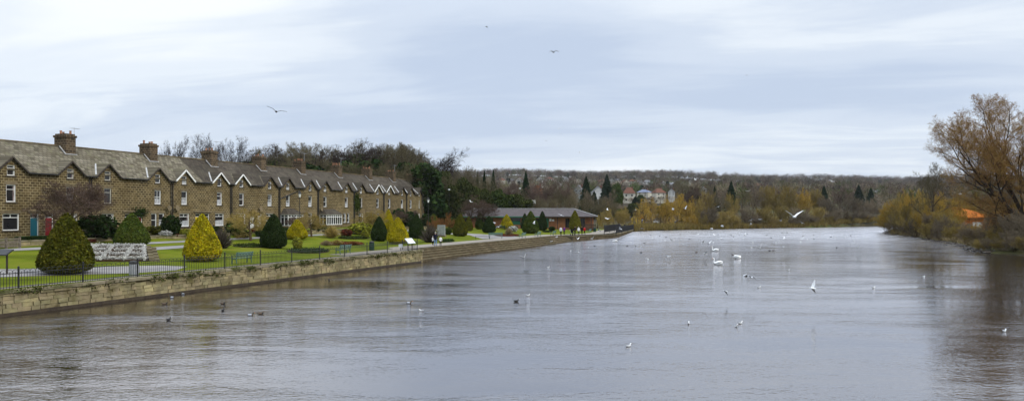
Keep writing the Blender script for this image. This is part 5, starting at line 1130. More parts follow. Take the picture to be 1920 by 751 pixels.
# ---------------------------------------------------------------- pavilion
PD = 172.0; pv = thing('pavilion', 'long low red brick pavilion with a grey slate hip roof and green doors', 'building', (0, 0, 0))
px0, px1 = (770 - CX) / F * PD, (1113 - CX) / F * PD; pz0 = 1.7; pze = CZ - (404.6 - HY) / F * PD; pzr = CZ - (391 - HY) / F * (PD + 4.5) ; pdp = 9.0
m = MB(); ops = []
def X1(px): return (px - CX) / F * PD
for a, b, z0, z1 in ((957, 976, 2.6, 4.3), (1003, 1012, 1.9, 4.2), (1022, 1029, 1.9, 4.3), (905, 925, 2.6, 4.2), (860, 880, 2.6, 4.2), (1060, 1068, 1.9, 4.2), (1088, 1097, 1.9, 4.2)): ops.append((X1(a), X1(b), z0, z1))
loops = [[Vector((x, 0, z)) for x, z in rect(px0, px1, pz0 - 1, pze)]] + [[Vector((x, 0, z)) for x, z in rect(*o)] for o in ops]; flat = [p for l_ in loops for p in l_]
for tr_ in tessellate_polygon(loops):
    a, b, c = (flat[k] for k in tr_); nn = (b - a).cross(c - a); m.add([(flat[k].x, PD, flat[k].z) for k in (tr_ if nn.y < 0 else tr_[::-1])], [(0, 1, 2)])
for o in ops:
    h_ = rect(*o)
    for k in range(4): (xa, za), (xb, zb) = h_[k], h_[(k + 1) % 4]; m.add([(xa, PD, za), (xb, PD, zb), (xb, PD + .3, zb), (xa, PD + .3, za)], [(0, 1, 2, 3)])
m.add([(px0, PD, .7), (px0, PD + pdp, .7), (px0, PD + pdp, pze), (px0, PD, pze)], [(0, 1, 2, 3)]); m.add([(px1, PD, .7), (px1, PD + pdp, .7), (px1, PD + pdp, pze), (px1, PD, pze)], [(0, 1, 2, 3)]); m.add([(px0, PD + pdp, .7), (px1, PD + pdp, .7), (px1, PD + pdp, pze), (px0, PD + pdp, pze)], [(0, 1, 2, 3)])
m.build('wall', M['brick'], pv)
for k, o in enumerate(ops):
    m = MB(); m.box(o[0] + .01, o[1] - .01, PD + .15, PD + .25, o[2] + .01, o[3] - .01)
    if k in (1, 2): m.build('door', M['green'] if k == 2 else M['glass'], pv)
    else:
        w_ = m.build('window', M['glass'], pv); m = MB()
        if k == 0: m.box(o[0] + .05, o[1] - .05, PD + .08, PD + .14, o[2] + .05, o[2] + .9); m.build('shutter', M['green'], w_)
        else: m.box((o[0] + o[1]) / 2 - .05, (o[0] + o[1]) / 2 + .05, PD + .08, PD + .14, o[2] + .02, o[3] - .02); m.build('frame', M['darkwood'], w_)
m = MB(); e0 = .9; Z1 = pze - .12; hp = pdp / 2 + e0
v8 = [(px0 - e0, PD - e0, Z1), (px1 + e0, PD - e0, Z1), (px1 + e0, PD + pdp + e0, Z1), (px0 - e0, PD + pdp + e0, Z1), (px0 - e0, PD + pdp / 2, pzr), (px1 + e0 - hp, PD + pdp / 2, pzr)]
m.add(v8, [(0, 1, 5, 4), (1, 2, 5), (2, 3, 4, 5), (3, 0, 4), (0, 3, 2, 1)]); m.build('roof', M['slate3'], pv)
m = MB(); m.beam((px0 - e0, PD + pdp / 2, pzr + .06), (px1 + e0 - hp, PD + pdp / 2, pzr + .06), .4, .14); m.beam((px1 + e0 - hp, PD + pdp / 2, pzr + .05), (px1 + e0, PD - e0, Z1 + .08), .3, .1); m.build('ridge_tiles', M['lead'], pv)
m = MB(); m.box(px0 - e0, X1(1020), PD - e0 - .06, PD - e0 - .01, Z1 - .22, Z1 + .02); m.build('fascia', M['green'], pv); m = MB(); m.box(X1(1020) + .01, px1 + e0, PD - e0 - .06, PD - e0 - .01, Z1 - .2, Z1 + .02); m.build('fascia', M['darkwood'], pv)
for k, a in enumerate((1032, 1037)): m = MB(); m.box(X1(a) - .25, X1(a) + .25, PD - .06, PD - .01, 3.5, 4.15 if k == 0 else 3.95); m.build('notice', M['panel'], pv)
for a in (944, 990, 1045, 1075, 1108): m = MB(); m.box(X1(a) - .09, X1(a) + .09, PD - e0 + .1, PD - e0 + .28, 1.2, Z1 - .0); m.build('veranda_post', M['darkwood'], pv)
pf = thing('pavilion_fence', 'dark slatted fence in front of the right end of the pavilion', 'fence'); m = MB()
for k in range(40): q = at(1092 + k * .66, 427, 168); m.box(q.x - .025, q.x + .025, q.y, q.y + .04, 1.2, 2.9)
m.build('palings', M['darkwood'], pf); m = MB(); a, b = at(1092, 427, 168), at(1118, 427, 168); m.beam((a.x, 168.08, 2.7), (b.x, 168.08, 2.7), .05, .1); m.beam((a.x, 168.08, 1.7), (b.x, 168.08, 1.7), .05, .1); m.build('rail', M['darkwood'], pf)
p = at(1001, 378, 196); sg = thing('white_sign', 'white box sign rising above the pavilion roof', 'sign', (p.x, p.y, 0)); m = MB(); m.box(-.5, .5, -.15, .15, p.z - .45, p.z + .5); m.build('panel', M['white'], sg); m = MB(); m.box(-.07, .07, -.05, .05, .5, p.z - .455); m.build('post', M['black'], sg)

# ---------------------------------------------------------------- houses across the valley
def hill_house(px, yb, yt, wpx, D, wallm, roofm, label, gable=False, chim=True, rz=None, group=None):
    rz = random.Random(int(px)).uniform(-.6, .4) if rz is None else rz
    X = (px - CX) / F * D; z0 = hz(X, D); w = wpx / F * D; hh = (yb - yt) / F * D; zb = CZ - (yb - HY) / F * D
    t = thing('hillside_house', label, 'house', (X, D, zb), rz, group); dp = max(6, w * .8); ze = hh * (.58 if not gable else .55)
    m = MB()
    if gable: m.prism([], 0, 0) if False else None
    y0, y1 = -dp / 2, dp / 2; dn = min(z0 - zb, 0) - 4
    if gable:
        m.add([(-w / 2, y0, dn), (w / 2, y0, dn), (w / 2, y0, ze), (0, y0, hh - .25), (-w / 2, y0, ze)], [(0, 1, 2, 3, 4)]); m.add([(-w / 2, y1, dn), (w / 2, y1, dn), (w / 2, y1, ze), (0, y1, hh - .25), (-w / 2, y1, ze)], [(4, 3, 2, 1, 0)])
        for s in (-1, 1): m.add([(s * w / 2, y0, dn), (s * w / 2, y1, dn), (s * w / 2, y1, ze), (s * w / 2, y0, ze)], [(0, 1, 2, 3)])
    else: m.box(-w / 2, w / 2, y0, y1, dn, ze)
    m.build('wall', M[wallm], t); m = MB(); o_ = .45
    if gable:
        for s in (-1, 1):
            q = [(0, y0 - o_, hh), (s * (w / 2 + o_), y0 - o_, ze - o_), (s * (w / 2 + o_), y1 + o_, ze - o_), (0, y1 + o_, hh)]; q += [(x, y, z - .25) for x, y, z in q]; m.add(q, [(0, 1, 2, 3), (4, 7, 6, 5), (0, 4, 5, 1), (1, 5, 6, 2), (2, 6, 7, 3)])
    else:
        hip = min(dp / 2, w * .3); q = [(-w / 2 - o_, y0 - o_, ze), (w / 2 + o_, y0 - o_, ze), (w / 2 + o_, y1 + o_, ze), (-w / 2 - o_, y1 + o_, ze), (-w / 2 + hip, 0, hh), (w / 2 - hip, 0, hh)]; m.add(q, [(0, 1, 5, 4), (1, 2, 5), (2, 3, 4, 5), (3, 0, 4), (3, 2, 1, 0)])
    rf = m.build('roof', M[roofm], t)
    if chim: m = MB(); m.box(w * .18, w * .18 + .9, -.4, .5, hh * .7, hh + .6); m.build('chimney', M['redroof'], rf)
    if wpx > 9:
        n = 2 if w < 9 else 3
        for r_ in range(2):
            for k in range(n):
                cx = -w / 2 + w * (k + .5) / n; m = MB(); zz = ze * (.14 + .5 * r_); m.box(cx - w * .07, cx + w * .07, y0 - .06, y0 - .01, zz, zz + ze * .22); m.build('window', M['glass'], t)
for a in ((1087, 366, 347, 15, 420, 'granite', 'greyroof', 'grey roofed pale house left of the white gabled house', True), (1121, 374, 349, 24, 420, 'whiter', 'greyroof', 'large white gabled house among dark conifers', True), (1180, 378, 351, 21, 430, 'cream', 'redroof', 'cream house with a red roof right of the green tree'),
    (1163, 377, 360, 13, 436, 'cream', 'redroof', 'lower cream wing beside the red roofed cream house'), (1208, 368, 355, 22, 446, 'cream', 'blueroof', 'cream house with blue panels on its roof'), (1235, 373, 353, 20, 430, 'cream', 'redroof', 'cream house with red brown roof right of the blue roofed one'),
    (1259, 366, 353, 12, 440, 'whiter', 'greyroof', 'white gabled house at the right end of the cream row', True), (1320, 359, 350, 6, 470, 'whiter', 'greyroof', 'white house alone among trees right of the cream row', True), (1008, 362, 346, 19, 400, 'brick', 'redroof', 'orange brick gabled house behind the bare trees', True)):
    hill_house(*a)
hr = random.Random(4); k = 0
for px, yb in [(1012, 343), (1030, 341), (1040, 347), (1060, 340), (1083, 344), (1100, 343), (1128, 346), (1146, 346), (1158, 344), (1172, 347), (1186, 346), (1200, 348), (1214, 348), (1228, 351), (1244, 350), (1262, 353), (1282, 352), (1290, 358), (1420, 356), (1440, 352), (1465, 356), (1295, 347), (960, 345), (975, 342), (992, 344), (940, 344), (1640, 372), (1658, 374), (1022, 352), (1045, 355)]:
    D = 262 + (HY - yb - 2) / F * 0 + 0
    # distance at which the hillside is seen at this height
    D = 760.0
    for q in np.arange(480, 1700, 10):
        if hz((px - CX) / F * q, q) >= CZ - (yb - HY) / F * q: D = float(q); break
    wl_ = hr.choice(('whiter', 'cream', 'granite')); rf_ = hr.choice(('redroof', 'greyroof', 'greyroof')); wpx = max(6, 9.5 / D * F * hr.uniform(.9, 1.3))
    hill_house(px, yb, yb - 7.2 / D * F, wpx, D - 4, wl_, rf_, f"far {dict(whiter='white', cream='cream', granite='grey')[wl_]} house with {dict(redroof='red', greyroof='grey')[rf_]} roof beneath the skyline woods, {ordi(k)} far house", hr.random() < .4, False, hr.uniform(-.5, .5), 'small far houses on the valley side'); k += 1
# orange building on the right bank
ob = thing('orange_shed', 'orange sided building glimpsed between the right bank trees', 'building', (0, 0, 0)); D = 162; a, b = at(1806, 415, D), at(1860, 391, D); m = MB(); m.box(a.x, a.x + 8.5, D, D + 12, -.2, 4.6); m.build('wall', M['orange'], ob)
m = MB(); m.add([(a.x - .4, D - .6, 4.62), (b.x + .4, D - .6, 4.62), (b.x + .4, D + 12, 6.9), (a.x - .4, D + 12, 6.9), (a.x - .4, D - .6, 4.35), (b.x + .4, D - .6, 4.35), (b.x + .4, D + 12, 4.5), (a.x - .4, D + 12, 4.5)], [(0, 1, 2, 3), (0, 4, 5, 1), (1, 5, 6, 2), (3, 7, 4, 0), (4, 7, 6, 5)]); m.build('roof', M['orange'], ob)
m = MB(); m.box(a.x + 2.2, a.x + 4.4, D - .06, D - .01, 1.0, 3.4); m.build('door', M['whiter'], ob)
for k in range(7): m = MB(); m.box(a.x + .1 + k * 1.35, a.x + .2 + k * 1.35, D - .09, D - .03, -.1, 4.3); m.build('batten', M['rust'], ob)
m = MB(); m.box(a.x + 5.2, a.x + 7.6, D - .06, D - .01, 2.0, 3.3); m.build('window', M['glass'], ob)
for k, px in enumerate((1635, 1639.5, 1644)):
    p = at(px, 424, 300); m = MB(); m.box(-.3, .3, -.25, .25, -.5, 3.3 - .25 * k); m.box(-.36, .36, -.3, .3, 3.3 - .25 * k, 3.45 - .25 * k); m.build('rusty_pile', M['rust'], None).location = (p.x, p.y, 0)
    o = COL.objects[-1]; o['label'] = ('leftmost', 'middle', 'rightmost')[k] + ' of three rusty orange piles standing at the far bend'; o['category'] = 'pile'; o['group'] = 'rusty piles at the far bend'
# playground and parked cars
pg_ = thing('climbing_frame', 'yellow and orange playground frame beyond the far railings', 'play equipment', (*at(1197, 418, 236).xy, 1.6)); m = MB()
for x in (-2, -.7, .7, 2): m.beam((x, 0, -1), (x, 0, 2.3), .14, .14, up=(0, 1, 0)); m.beam((x, 1.5, -1), (x, 1.5, 2.3), .14, .14, up=(0, 1, 0))
m.build('frame', M['yellow'], pg_); m = MB(); m.add([(.6, -.1, 2.2), (2.1, -.1, 2.2), (1.35, .7, 3.1), (.6, 1.6, 2.2), (2.1, 1.6, 2.2)], [(0, 1, 2), (1, 4, 2), (4, 3, 2), (3, 0, 2)]); m.build('canopy', M['orange'], pg_); m = MB(); m.box(-2, 2, 0, 1.5, .7, .85); m.build('platform', M['bgreen'], pg_)
def car(px, yb, D, body, label, rz):
    p = at(px, yb, D); t = thing('parked_car', label, 'car', (p.x, p.y, hz(p.x, p.y)), rz, 'cars parked by the playground'); m = MB()
    pr = [(-2.1, .3), (2.1, .3), (2.1, .75), (1.3, .9), (.7, 1.42), (-1.1, 1.45), (-1.9, .95), (-2.1, .85)]; n = len(pr)
    m.add([(x, -.82, z) for x, z in pr] + [(x, .82, z) for x, z in pr], [tuple(range(n)), tuple(range(n, 2 * n))[::-1]] + [(i, n + i, n + (i + 1) % n, (i + 1) % n) for i in range(n)]); m.build('body', M[body], t)
    m = MB(); q = [(-1.6, .92), (1.1, .92), (.62, 1.36), (-1.05, 1.38)]
    for s in (-.828, .828): m.add([(x, s, z) for x, z in q], [(0, 1, 2, 3)])
    m.build('side_window', M['glass'], t)
    for x in (-1.3, 1.3):
        for s in (-1, 1): m = MB(); m.lathe([(.1, -.1), (.31, -.1), (.33, 0), (.31, .1), (.1, .1)], 12); m.v = [(x + a_, s * .76 + c_, .32 + b_) for a_, b_, c_ in m.v]; m.build('wheel', M['black'], t)
car(1222, 418, 245, 'tin', 'white parked car beyond the playground', .2); car(1212, 418, 240, 'tind', 'dark parked car left of the white one', .1); car(1277, 420, 246, 'tind', 'dark parked car half hidden under the willows', 0)

# ---------------------------------------------------------------- people
def person(px, yf, h, top, legs, hair, label, rz=0, pose='stand', arm=(0.0, 0.0), p=None):
    p = p or hit(px, yf); rr = random.Random(int(px)); t = thing('person', label, 'person', (p.x, p.y, p.z + .01), rz); bm_v = []; ed = []; rad = []
    def v_(x, y, z, r): bm_v.append((x, y, z)); rad.append(r); return len(bm_v) - 1
    st = .13 if pose == 'walk' else .0
    pel = v_(0, 0, .95, .135); wai = v_(0, 0, 1.1, .125); che = v_(0, .01, 1.33, .15); nk0 = v_(0, .015, 1.46, .085); nk = v_(0, .0, 1.53, .05); hd0 = v_(0, -.02, 1.60, .075); hd1 = v_(0, -.02, 1.68, .095); hd2 = v_(0, -.01, 1.76, .06)
    ed += [(pel, wai), (wai, che), (che, nk0), (nk0, nk), (nk, hd0), (hd0, hd1), (hd1, hd2)]
    for s in (-1, 1):
        hp = v_(s * .09, 0, .88, .105); kn = v_(s * .10, -st * s * .6 - .02, .50, .07); an = v_(s * .10, st * s, .10, .045); to = v_(s * .12, st * s - .16, .04, .04); ed += [(pel, hp), (hp, kn), (kn, an), (an, to)]
        f = arm[0 if s < 0 else 1]; sh = v_(s * .19, .01, 1.41, .065); el = v_(s * .26, .03 - .1 * f, 1.14 + .02 * f, .048); wr_ = v_(s * .25 - s * .08 * f, -.05 - .25 * f, .90 + .22 * f, .034); ha = v_(s * .25 - s * .08 * f, -.07 - .30 * f, .83 + .24 * f, .036); ed += [(nk0, sh), (sh, el), (el, wr_), (wr_, ha)]
    me = bpy.data.meshes.new('skel'); me.from_pydata(bm_v, ed, []); o = bpy.data.objects.new('skel', me); COL.objects.link(o); sk = o.modifiers.new('s', 'SKIN')
    for i, r in enumerate(rad): me.skin_vertices[0].data[i].radius = (r, r * (.78 if i in (0, 1, 2, 3) else 1)); me.skin_vertices[0].data[i].use_root = i == 0
    o.modifiers.new('u', 'SUBSURF').levels = 2; dg = bpy.context.evaluated_depsgraph_get(); ev = o.evaluated_get(dg).to_mesh(); V = [tuple(q.co) for q in ev.vertices]; Fc = [tuple(q.vertices) for q in ev.polygons]; o.evaluated_get(dg).to_mesh_clear(); bpy.data.objects.remove(o)
    m = MB(); m.add(V, Fc)
    hands = [bm_v[i] for i in range(len(bm_v)) if abs(rad[i] - .036) < 1e-6]
    for i, f in enumerate(m.f):
        c = sum((Vector(V[k]) for k in f), Vector()) / len(f); hd = any((c - Vector(q)).length < .075 for q in hands)
        m.m[i] = 0 if (c.z > 1.52 or hd) else (2 if (c.z < .93 and abs(c.x) < .21 and not (abs(c.x) > .19 and c.z > .75)) else 1)
        if c.z < .11: m.m[i] = 3
    for q in hands:
        q = Vector(q)
        for k in range(5):
            a = q + Vector(((k - 2) * .016, -.01, -.02)); b = a + Vector(((k - 2) * .004, -.015, -.06 + .008 * abs(k - 2))) if k else q + Vector((-.045, -.03, -.035)); m.tube([a, a.lerp(b, .55), b + Vector((0, -.012, 0))], [.010, .009, .006], 5, 0, True)
    m.lathe([(.001, -.03), (.016, -.02), (.012, .01), (.003, .03)], 6, (0, -.118, 1.665), 0)
    for s in (-1, 1): m.lathe([(.001, -.028), (.012, 0), (.001, .028)], 6, (s * .092, -.01, 1.67), 0); m.lathe([(.001, -.008), (.009, 0), (.001, .008)], 6, (s * .034, -.112, 1.695), 3)
    b_ = m.build('body', [M['skin'], M[top], M[legs], M['blk']], t, True)
    hm = MB(); hm.lathe([(.085, -.06), (.102, -.01), (.104, .04), (.08, .09), (.03, .115), (.002, .12)], 12, (0, .012, 1.69)); hm.build('hair', M[hair], t, True)
    jm = MB(); jm.lathe([(.165, .80), (.170, .95), (.155, 1.1), (.178, 1.3), (.165, 1.41), (.09, 1.49), (.06, 1.51)], 14); jm.v = [(x, y * .72, z) for x, y, z in jm.v]; jm.build('jacket', M[top], t, True)
    t.scale = (h / 1.81,) * 3; return t
person(816.5, 461.5, 1.76, 'navy', 'jean', 'hairg', 'grey haired person in navy jumper and pale blue jeans standing by the steps', math.pi + .2, 'stand', (.4, .4))
person(826, 461, 1.25, 'wcl', 'blk', 'hairb', 'small person in a cream top and dark trousers beside the one in jeans', .3, 'stand', (.5, .2)); person(811.5, 459.5, 1.15, 'wcl', 'blk', 'hairg', 'small figure in a pale top close left of the one in jeans', 2.4, 'stand', (.4, .4))
person(1051.5, 441.5, 1.74, 'wcl', 'blk', 'hairb', 'person in a white coat and black trousers, leftmost of the promenade group', 2.6, 'stand'); person(1058, 440, 1.7, 'purp', 'blk', 'hairb', 'person in a purple coat right of the one in white', 3.6, 'walk', (.5, 0)); person(1078, 440, 1.72, 'blk', 'blk', 'hairb', 'person in black behind the pushchair', .4, 'walk', (.9, .9))
person(1085, 440.5, 1.66, 'wcl', 'blk', 'hairg', 'person in a white top between two people in black', .2, 'stand', (.3, .3)); person(1091, 440, 1.78, 'blk', 'blk', 'hairb', 'tall person in black left of the red coat', 3.0); person(1096, 442, 1.68, 'rcl', 'blk', 'hairb', 'person in a bright red coat, rightmost of the promenade group', 2.8, 'walk', (.3, .2))
person(1061.5, 424.5, 1.7, 'navy', 'blk', 'hairb', 'person in dark clothes walking before the pavilion', 1); person(1066.5, 424, 1.6, 'wcl', 'jean', 'hairb', 'person in a pale top walking before the pavilion', 1.2)
person(1163, 430.5, 1.75, 'navy', 'blk', 'hairb', 'person in dark clothes behind the far quay railing, nearer the bins', .5); person(1171, 429.5, 1.75, 'blk', 'blk', 'hairb', 'person in black behind the far quay railing, nearer the playground', .2)
p = hit(1073.5, 440.5); pc = thing('pushchair', 'dark pushchair at the front of the person in black', 'pushchair', (p.x, p.y, p.z), .5); m = MB(); m.add([(-.25, -.4, .35), (.25, -.4, .35), (.25, .1, .42), (-.25, .1, .42), (-.25, .3, 1.0), (.25, .3, 1.0), (-.25, .22, .5), (.25, .22, .5)], [(0, 1, 2, 3), (3, 2, 5, 4), (4, 5, 7, 6)]); m.build('seat', M['navy'], pc)
m = MB(); m.lathe([(.01, -.26), (.3, -.26), (.3, .26), (.01, .26)], 12); m.v = [(z, .05 + x * .9, .98 + y * .6) for x, y, z in m.v if True]; m.build('hood', M['blk'], pc); m = MB(); m.beam((-.25, .1, .3), (-.25, .6, 1.05), .03, .03); m.beam((.25, .1, .3), (.25, .6, 1.05), .03, .03); m.beam((-.25, .6, 1.05), (.25, .6, 1.05), .03, .03); m.build('frame', M['steel'], pc)
for x in (-.26, .26):
    for y in (-.35, .3): m = MB(); m.lathe([(.02, -.02), (.13, -.02), (.13, .02), (.02, .02)], 12); m.v = [(x + c_, y + a_, .13 + b_) for a_, b_, c_ in m.v]; m.build('wheel', M['blk'], pc)

# ---------------------------------------------------------------- birds
def V3(*a): return Vector(a)
def gull_float(m, body='wh', back='gry', head='wh'):
    pts = [V3(-.20, 0, .10), V3(-.15, 0, .085), (V3(-.06, 0, .06)), V3(.04, 0, .05), V3(.11, 0, .075), V3(.135, 0, .13), V3(.145, 0, .165), V3(.17, 0, .175), V3(.20, 0, .165), V3(.225, 0, .155)]
    m.tube(pts, [.01, .035, .066, .07, .052, .03, .034, .034, .014, .003], 10); n = len(m.f)
    for i, f in enumerate(m.f):
        c = sum((Vector(m.v[k]) for k in f), Vector()) / len(f); m.m[i] = 3 if c.x > .195 else (2 if c.x > .135 and c.z > .12 else (1 if c.z > .085 and c.x < .08 else 0))
    for s in (-1, 1): m.add([(.08, s * .045, .10), (-.05, s * .06, .115), (-.25, s * .015, .125), (-.06, s * .02, .14)], [(0, 1, 2, 3) if s < 0 else (3, 2, 1, 0)], 1)
    return m
def gull_fly(m, up1, up2, sweep, half=.5):
    pts = [V3(0, -.21, -.0), V3(0, -.14, 0), V3(0, -.05, -.01), V3(0, .06, -.01), V3(0, .13, .0), V3(0, .17, .005), V3(0, .22, 0)]; m.tube(pts, [.03, .035, .055, .055, .035, .03, .004], 8)
    for s in (-1, 1):
        a = V3(s * .04, .02, .02); e = a + V3(s * half * .42 * math.cos(up1), .05, half * .42 * math.sin(up1)); t_ = e + V3(s * half * .62 * math.cos(up2), -.08 - sweep, half * .62 * math.sin(up2)); c0, c1 = .17, .14
        v = [a + V3(0, .09, 0), e + V3(0, .05, 0), t_, e + V3(0, -c1, -.004), a + V3(0, -.09, -.004)]; v2 = [q + V3(0, 0, -.018) for q in v]; k = 5
        m.add([tuple(q) for q in v + v2], [(0, 1, 3, 4), (1, 2, 3), (9, 8, 6, 5), (8, 7, 6), (0, 5, 6, 1), (1, 6, 7, 2), (2, 7, 8, 3), (3, 8, 9, 4)], 1)
        tip = [e.lerp(t_, .72) + V3(0, .02, .004), t_ + V3(0, 0, .004), e.lerp(t_, .72) + V3(0, -.05, .004)]; m.add([tuple(q) for q in tip], [(0, 1, 2)], 2)
    return m
def swan(m, neck=True):
    body = [V3(-.62, 0, .26), V3(-.45, 0, .22), V3(-.2, 0, .17), V3(.12, 0, .15), V3(.34, 0, .16), V3(.44, 0, .2)]
    if neck: body += [V3(.50, 0, .32), V3(.46, 0, .46), V3(.42, 0, .60), V3(.45, 0, .74), V3(.53, 0, .79), V3(.60, 0, .765), V3(.70, 0, .73)]; rr = [.02, .14, .24, .25, .17, .11, .07, .055, .05, .052, .06, .045, .015]
    else: body += [V3(.48, 0, .27), V3(.40, 0, .36), V3(.25, .05, .38), V3(.12, .08, .34)]; rr = [.02, .14, .24, .25, .17, .11, .07, .06, .06, .02]
    m.tube(body, rr, 12)
    for i, f in enumerate(m.f):
        c = sum((Vector(m.v[k]) for k in f), Vector()) / len(f); m.m[i] = 2 if (neck and c.x > .62 and c.z > .6) else 0
    for s in (-1, 1): 
        pts = [V3(.22, s * .14, .24), V3(0, s * .2, .30), V3(-.3, s * .16, .36), V3(-.6, s * .05, .38)]; m.tube(pts, [.05, .13, .12, .02], 8, 0)
    return m
def duck(m):
    pts = [V3(-.27, 0, .12), V3(-.2, 0, .09), V3(-.06, 0, .06), V3(.07, 0, .06), V3(.15, 0, .10), V3(.17, 0, .17), V3(.19, 0, .20), V3(.225, 0, .20), V3(.27, 0, .185), V3(.30, 0, .18)]
    m.tube(pts, [.01, .05, .085, .085, .06, .03, .04, .035, .018, .01], 10)
    for i, f in enumerate(m.f):
        c = sum((Vector(m.v[k]) for k in f), Vector()) / len(f); m.m[i] = 3 if c.x > .25 else (2 if c.z > .145 and c.x > .12 else (1 if (c.x > .06 or c.x < -.16) else 0))
    return m
BM = {'float': gull_float(MB()).mesh('gull', [M['wh'], M['gry'], M['wht'], M['bill']], True), 'swan': swan(MB()).mesh('swan', [M['wht'], M['wht'], M['bill']], True), 'swan2': swan(MB(), False).mesh('swan', [M['wht'], M['wht'], M['bill']], True),
      'duck': duck(MB()).mesh('duck', [M['gry'], M['brn'], M['dgr'], M['bill']], True), 'duck2': duck(MB()).mesh('duck', [M['brn'], M['drk'], M['brn'], M['brn']], True), 'coot': duck(MB()).mesh('coot', [M['drk'], M['drk'], M['drk'], M['wh']], True)}
FL = [(.5, .1, .05), (.7, -.5, .1), (.2, .5, .0), (-.2, -.5, .1), (.9, .7, .02), (.05, .05, .12)]
for k, a in enumerate(FL):
    BM['fly%d' % k] = gull_fly(MB(), *a).mesh('flying_gull', [M['wh'], M['gry'] if k % 2 else M['wh'], M['drk']]); BM['dark%d' % k] = gull_fly(MB(), *a).mesh('dark_gull', [M['drk']] * 3)  # all-dark set: silhouette against the bright sky put into the colour
BM['w'] = gull_fly(MB(), .75, .55, .0).mesh('flying_gull', [M['wht'], M['wh'], M['wh']])
def bird(kind, name, p, rz, label, group=None, sc=1.0, tilt=0, roll=0):
    o = link(name, BM[kind], None, p, rz, (sc,) * 3, label=label, cat={'swan': 'swan', 'mallard': 'duck', 'coot': 'coot'}.get(name, 'gull'), group=group); o.rotation_euler = (tilt, roll, rz); return o
for px, py, kd, rz, lb in ((1346, 495.5, 'swan', 2.9, 'white swan with upright neck swimming left, nearest of the swans'), (1383, 484, 'swan2', .2, 'white swan with its neck folded down on its back, a plump white shape'), (1341, 470.5, 'swan', 3.0, 'white swan with upright neck behind and left of the plump one'), (1153, 453.5, 'swan2', 2.8, 'plump white swan near the end of the steps')):
    bird(kd, 'swan', onwater(px, py), rz, lb, 'swans on the river', .85)
for px, py, kd, rz, lb in ((968, 565, 'coot', .3, 'black duck with a small wake in mid river'), (767, 568.5, 'duck', .2, 'grey duck with dark head swimming left of the dark one in mid river'), (470, 591, 'duck', .3, 'grey drake, left one of the pair below the wall'), (489, 588.5, 'duck2', .4, 'brown duck, right one of the pair below the wall'), (316, 600, 'coot', 1.4, 'black duck nearest the picture bottom left, facing away'),
    (322, 558, 'duck', 3.0, 'pale duck close under the wall, left one of two'), (343, 551.5, 'duck', 2.8, 'pale duck close under the wall, right one of two'), (309, 570, 'duck2', .5, 'mottled duck below the two pale ones'), (418, 582, 'coot', 1.6, 'dark upright duck on the golden reflection'), (418, 569.5, 'duck2', 0, 'brown low duck just under the wall left of the pair'),
    (1374, 478, 'duck2', 2.6, 'brown duck just behind the plump swan'), (1306, 473, 'duck2', 0, 'brown duck left of the swans'), (1202, 473.5, 'coot', 0, 'small dark duck left in the far bird flock'), (1443, 470, 'coot', 0, 'small dark duck, left of a far pair'), (1450, 469.5, 'duck2', 0, 'small dark duck, right of a far pair'), (1176, 461.5, 'coot', 0, 'tiny dark duck below the swan at the steps'), (1208, 456, 'duck2', 0, 'tiny brown duck beyond the quay end'), (1115, 461, 'coot', 0, 'tiny dark duck right of the white gull by the steps'), (617, 525, 'coot', 2, 'dark duck by the wall in front of the river steps')):
    bird(kd, 'mallard' if kd[0] == 'd' else 'coot', onwater(px, py), rz, lb, 'ducks on the river', .72)
fl = [(790, 583, 2.9, 'white gull floating right of the grey duck'), (990, 554, .1, 'white gull floating right of the black duck'), (1178, 649, .3, 'white gull floating nearest the bottom of the picture'), (1291, 607, 1.2, 'white gull floating left of the close pair'), (1380, 612, -1.3, 'white gull in front, of the close pair'), (1388, 606, .3, 'white gull behind, of the close pair'),
      (1423, 539, 0, 'white gull floating below the flying pair'), (1638, 539.5, .3, 'white gull alone on the right of mid river'), (1883, 621, .4, 'white gull floating near the right edge'), (1479, 507, 1, 'small white gull right of the swans'), (1028, 501, .2, 'white gull floating left of mid river'), (1103, 463.5, 1.5, 'white gull upright by the steps'), (1732, 519, .2, 'white gull near the right bank'), (1216, 487.5, 2.8, 'white gull left of the nearest swan'), (1183, 454.5, 1, 'white gull right of the swan at the steps'), (1070, 470, 1, 'white gull near the foot of the steps')]
for px, py, rz, lb in fl: bird('float', 'gull', onwater(px, py), rz, lb, 'gulls floating on the river', .68)
br = random.Random(12); far = []
for k in range(110):
    px = 1190 + 420 * br.random() ** 1.1; py = 434 + abs(br.gauss(0, 13)) + (4 if px > 1500 else 0)
    if py > 480: py = 440 + br.random() * 30
    if 1335 < px < 1395 and py > 462: continue
    far.append((px, py))
far.sort()
for k, (px, py) in enumerate(far): bird('float' if k % 5 else 'coot', 'gull' if k % 5 else 'coot', onwater(px, py), br.random() * 6.28, f"small {'white gull' if k % 5 else 'dark coot'} in the far flock, {ordi(k)} bird from the left", 'birds of the far flock', .9)
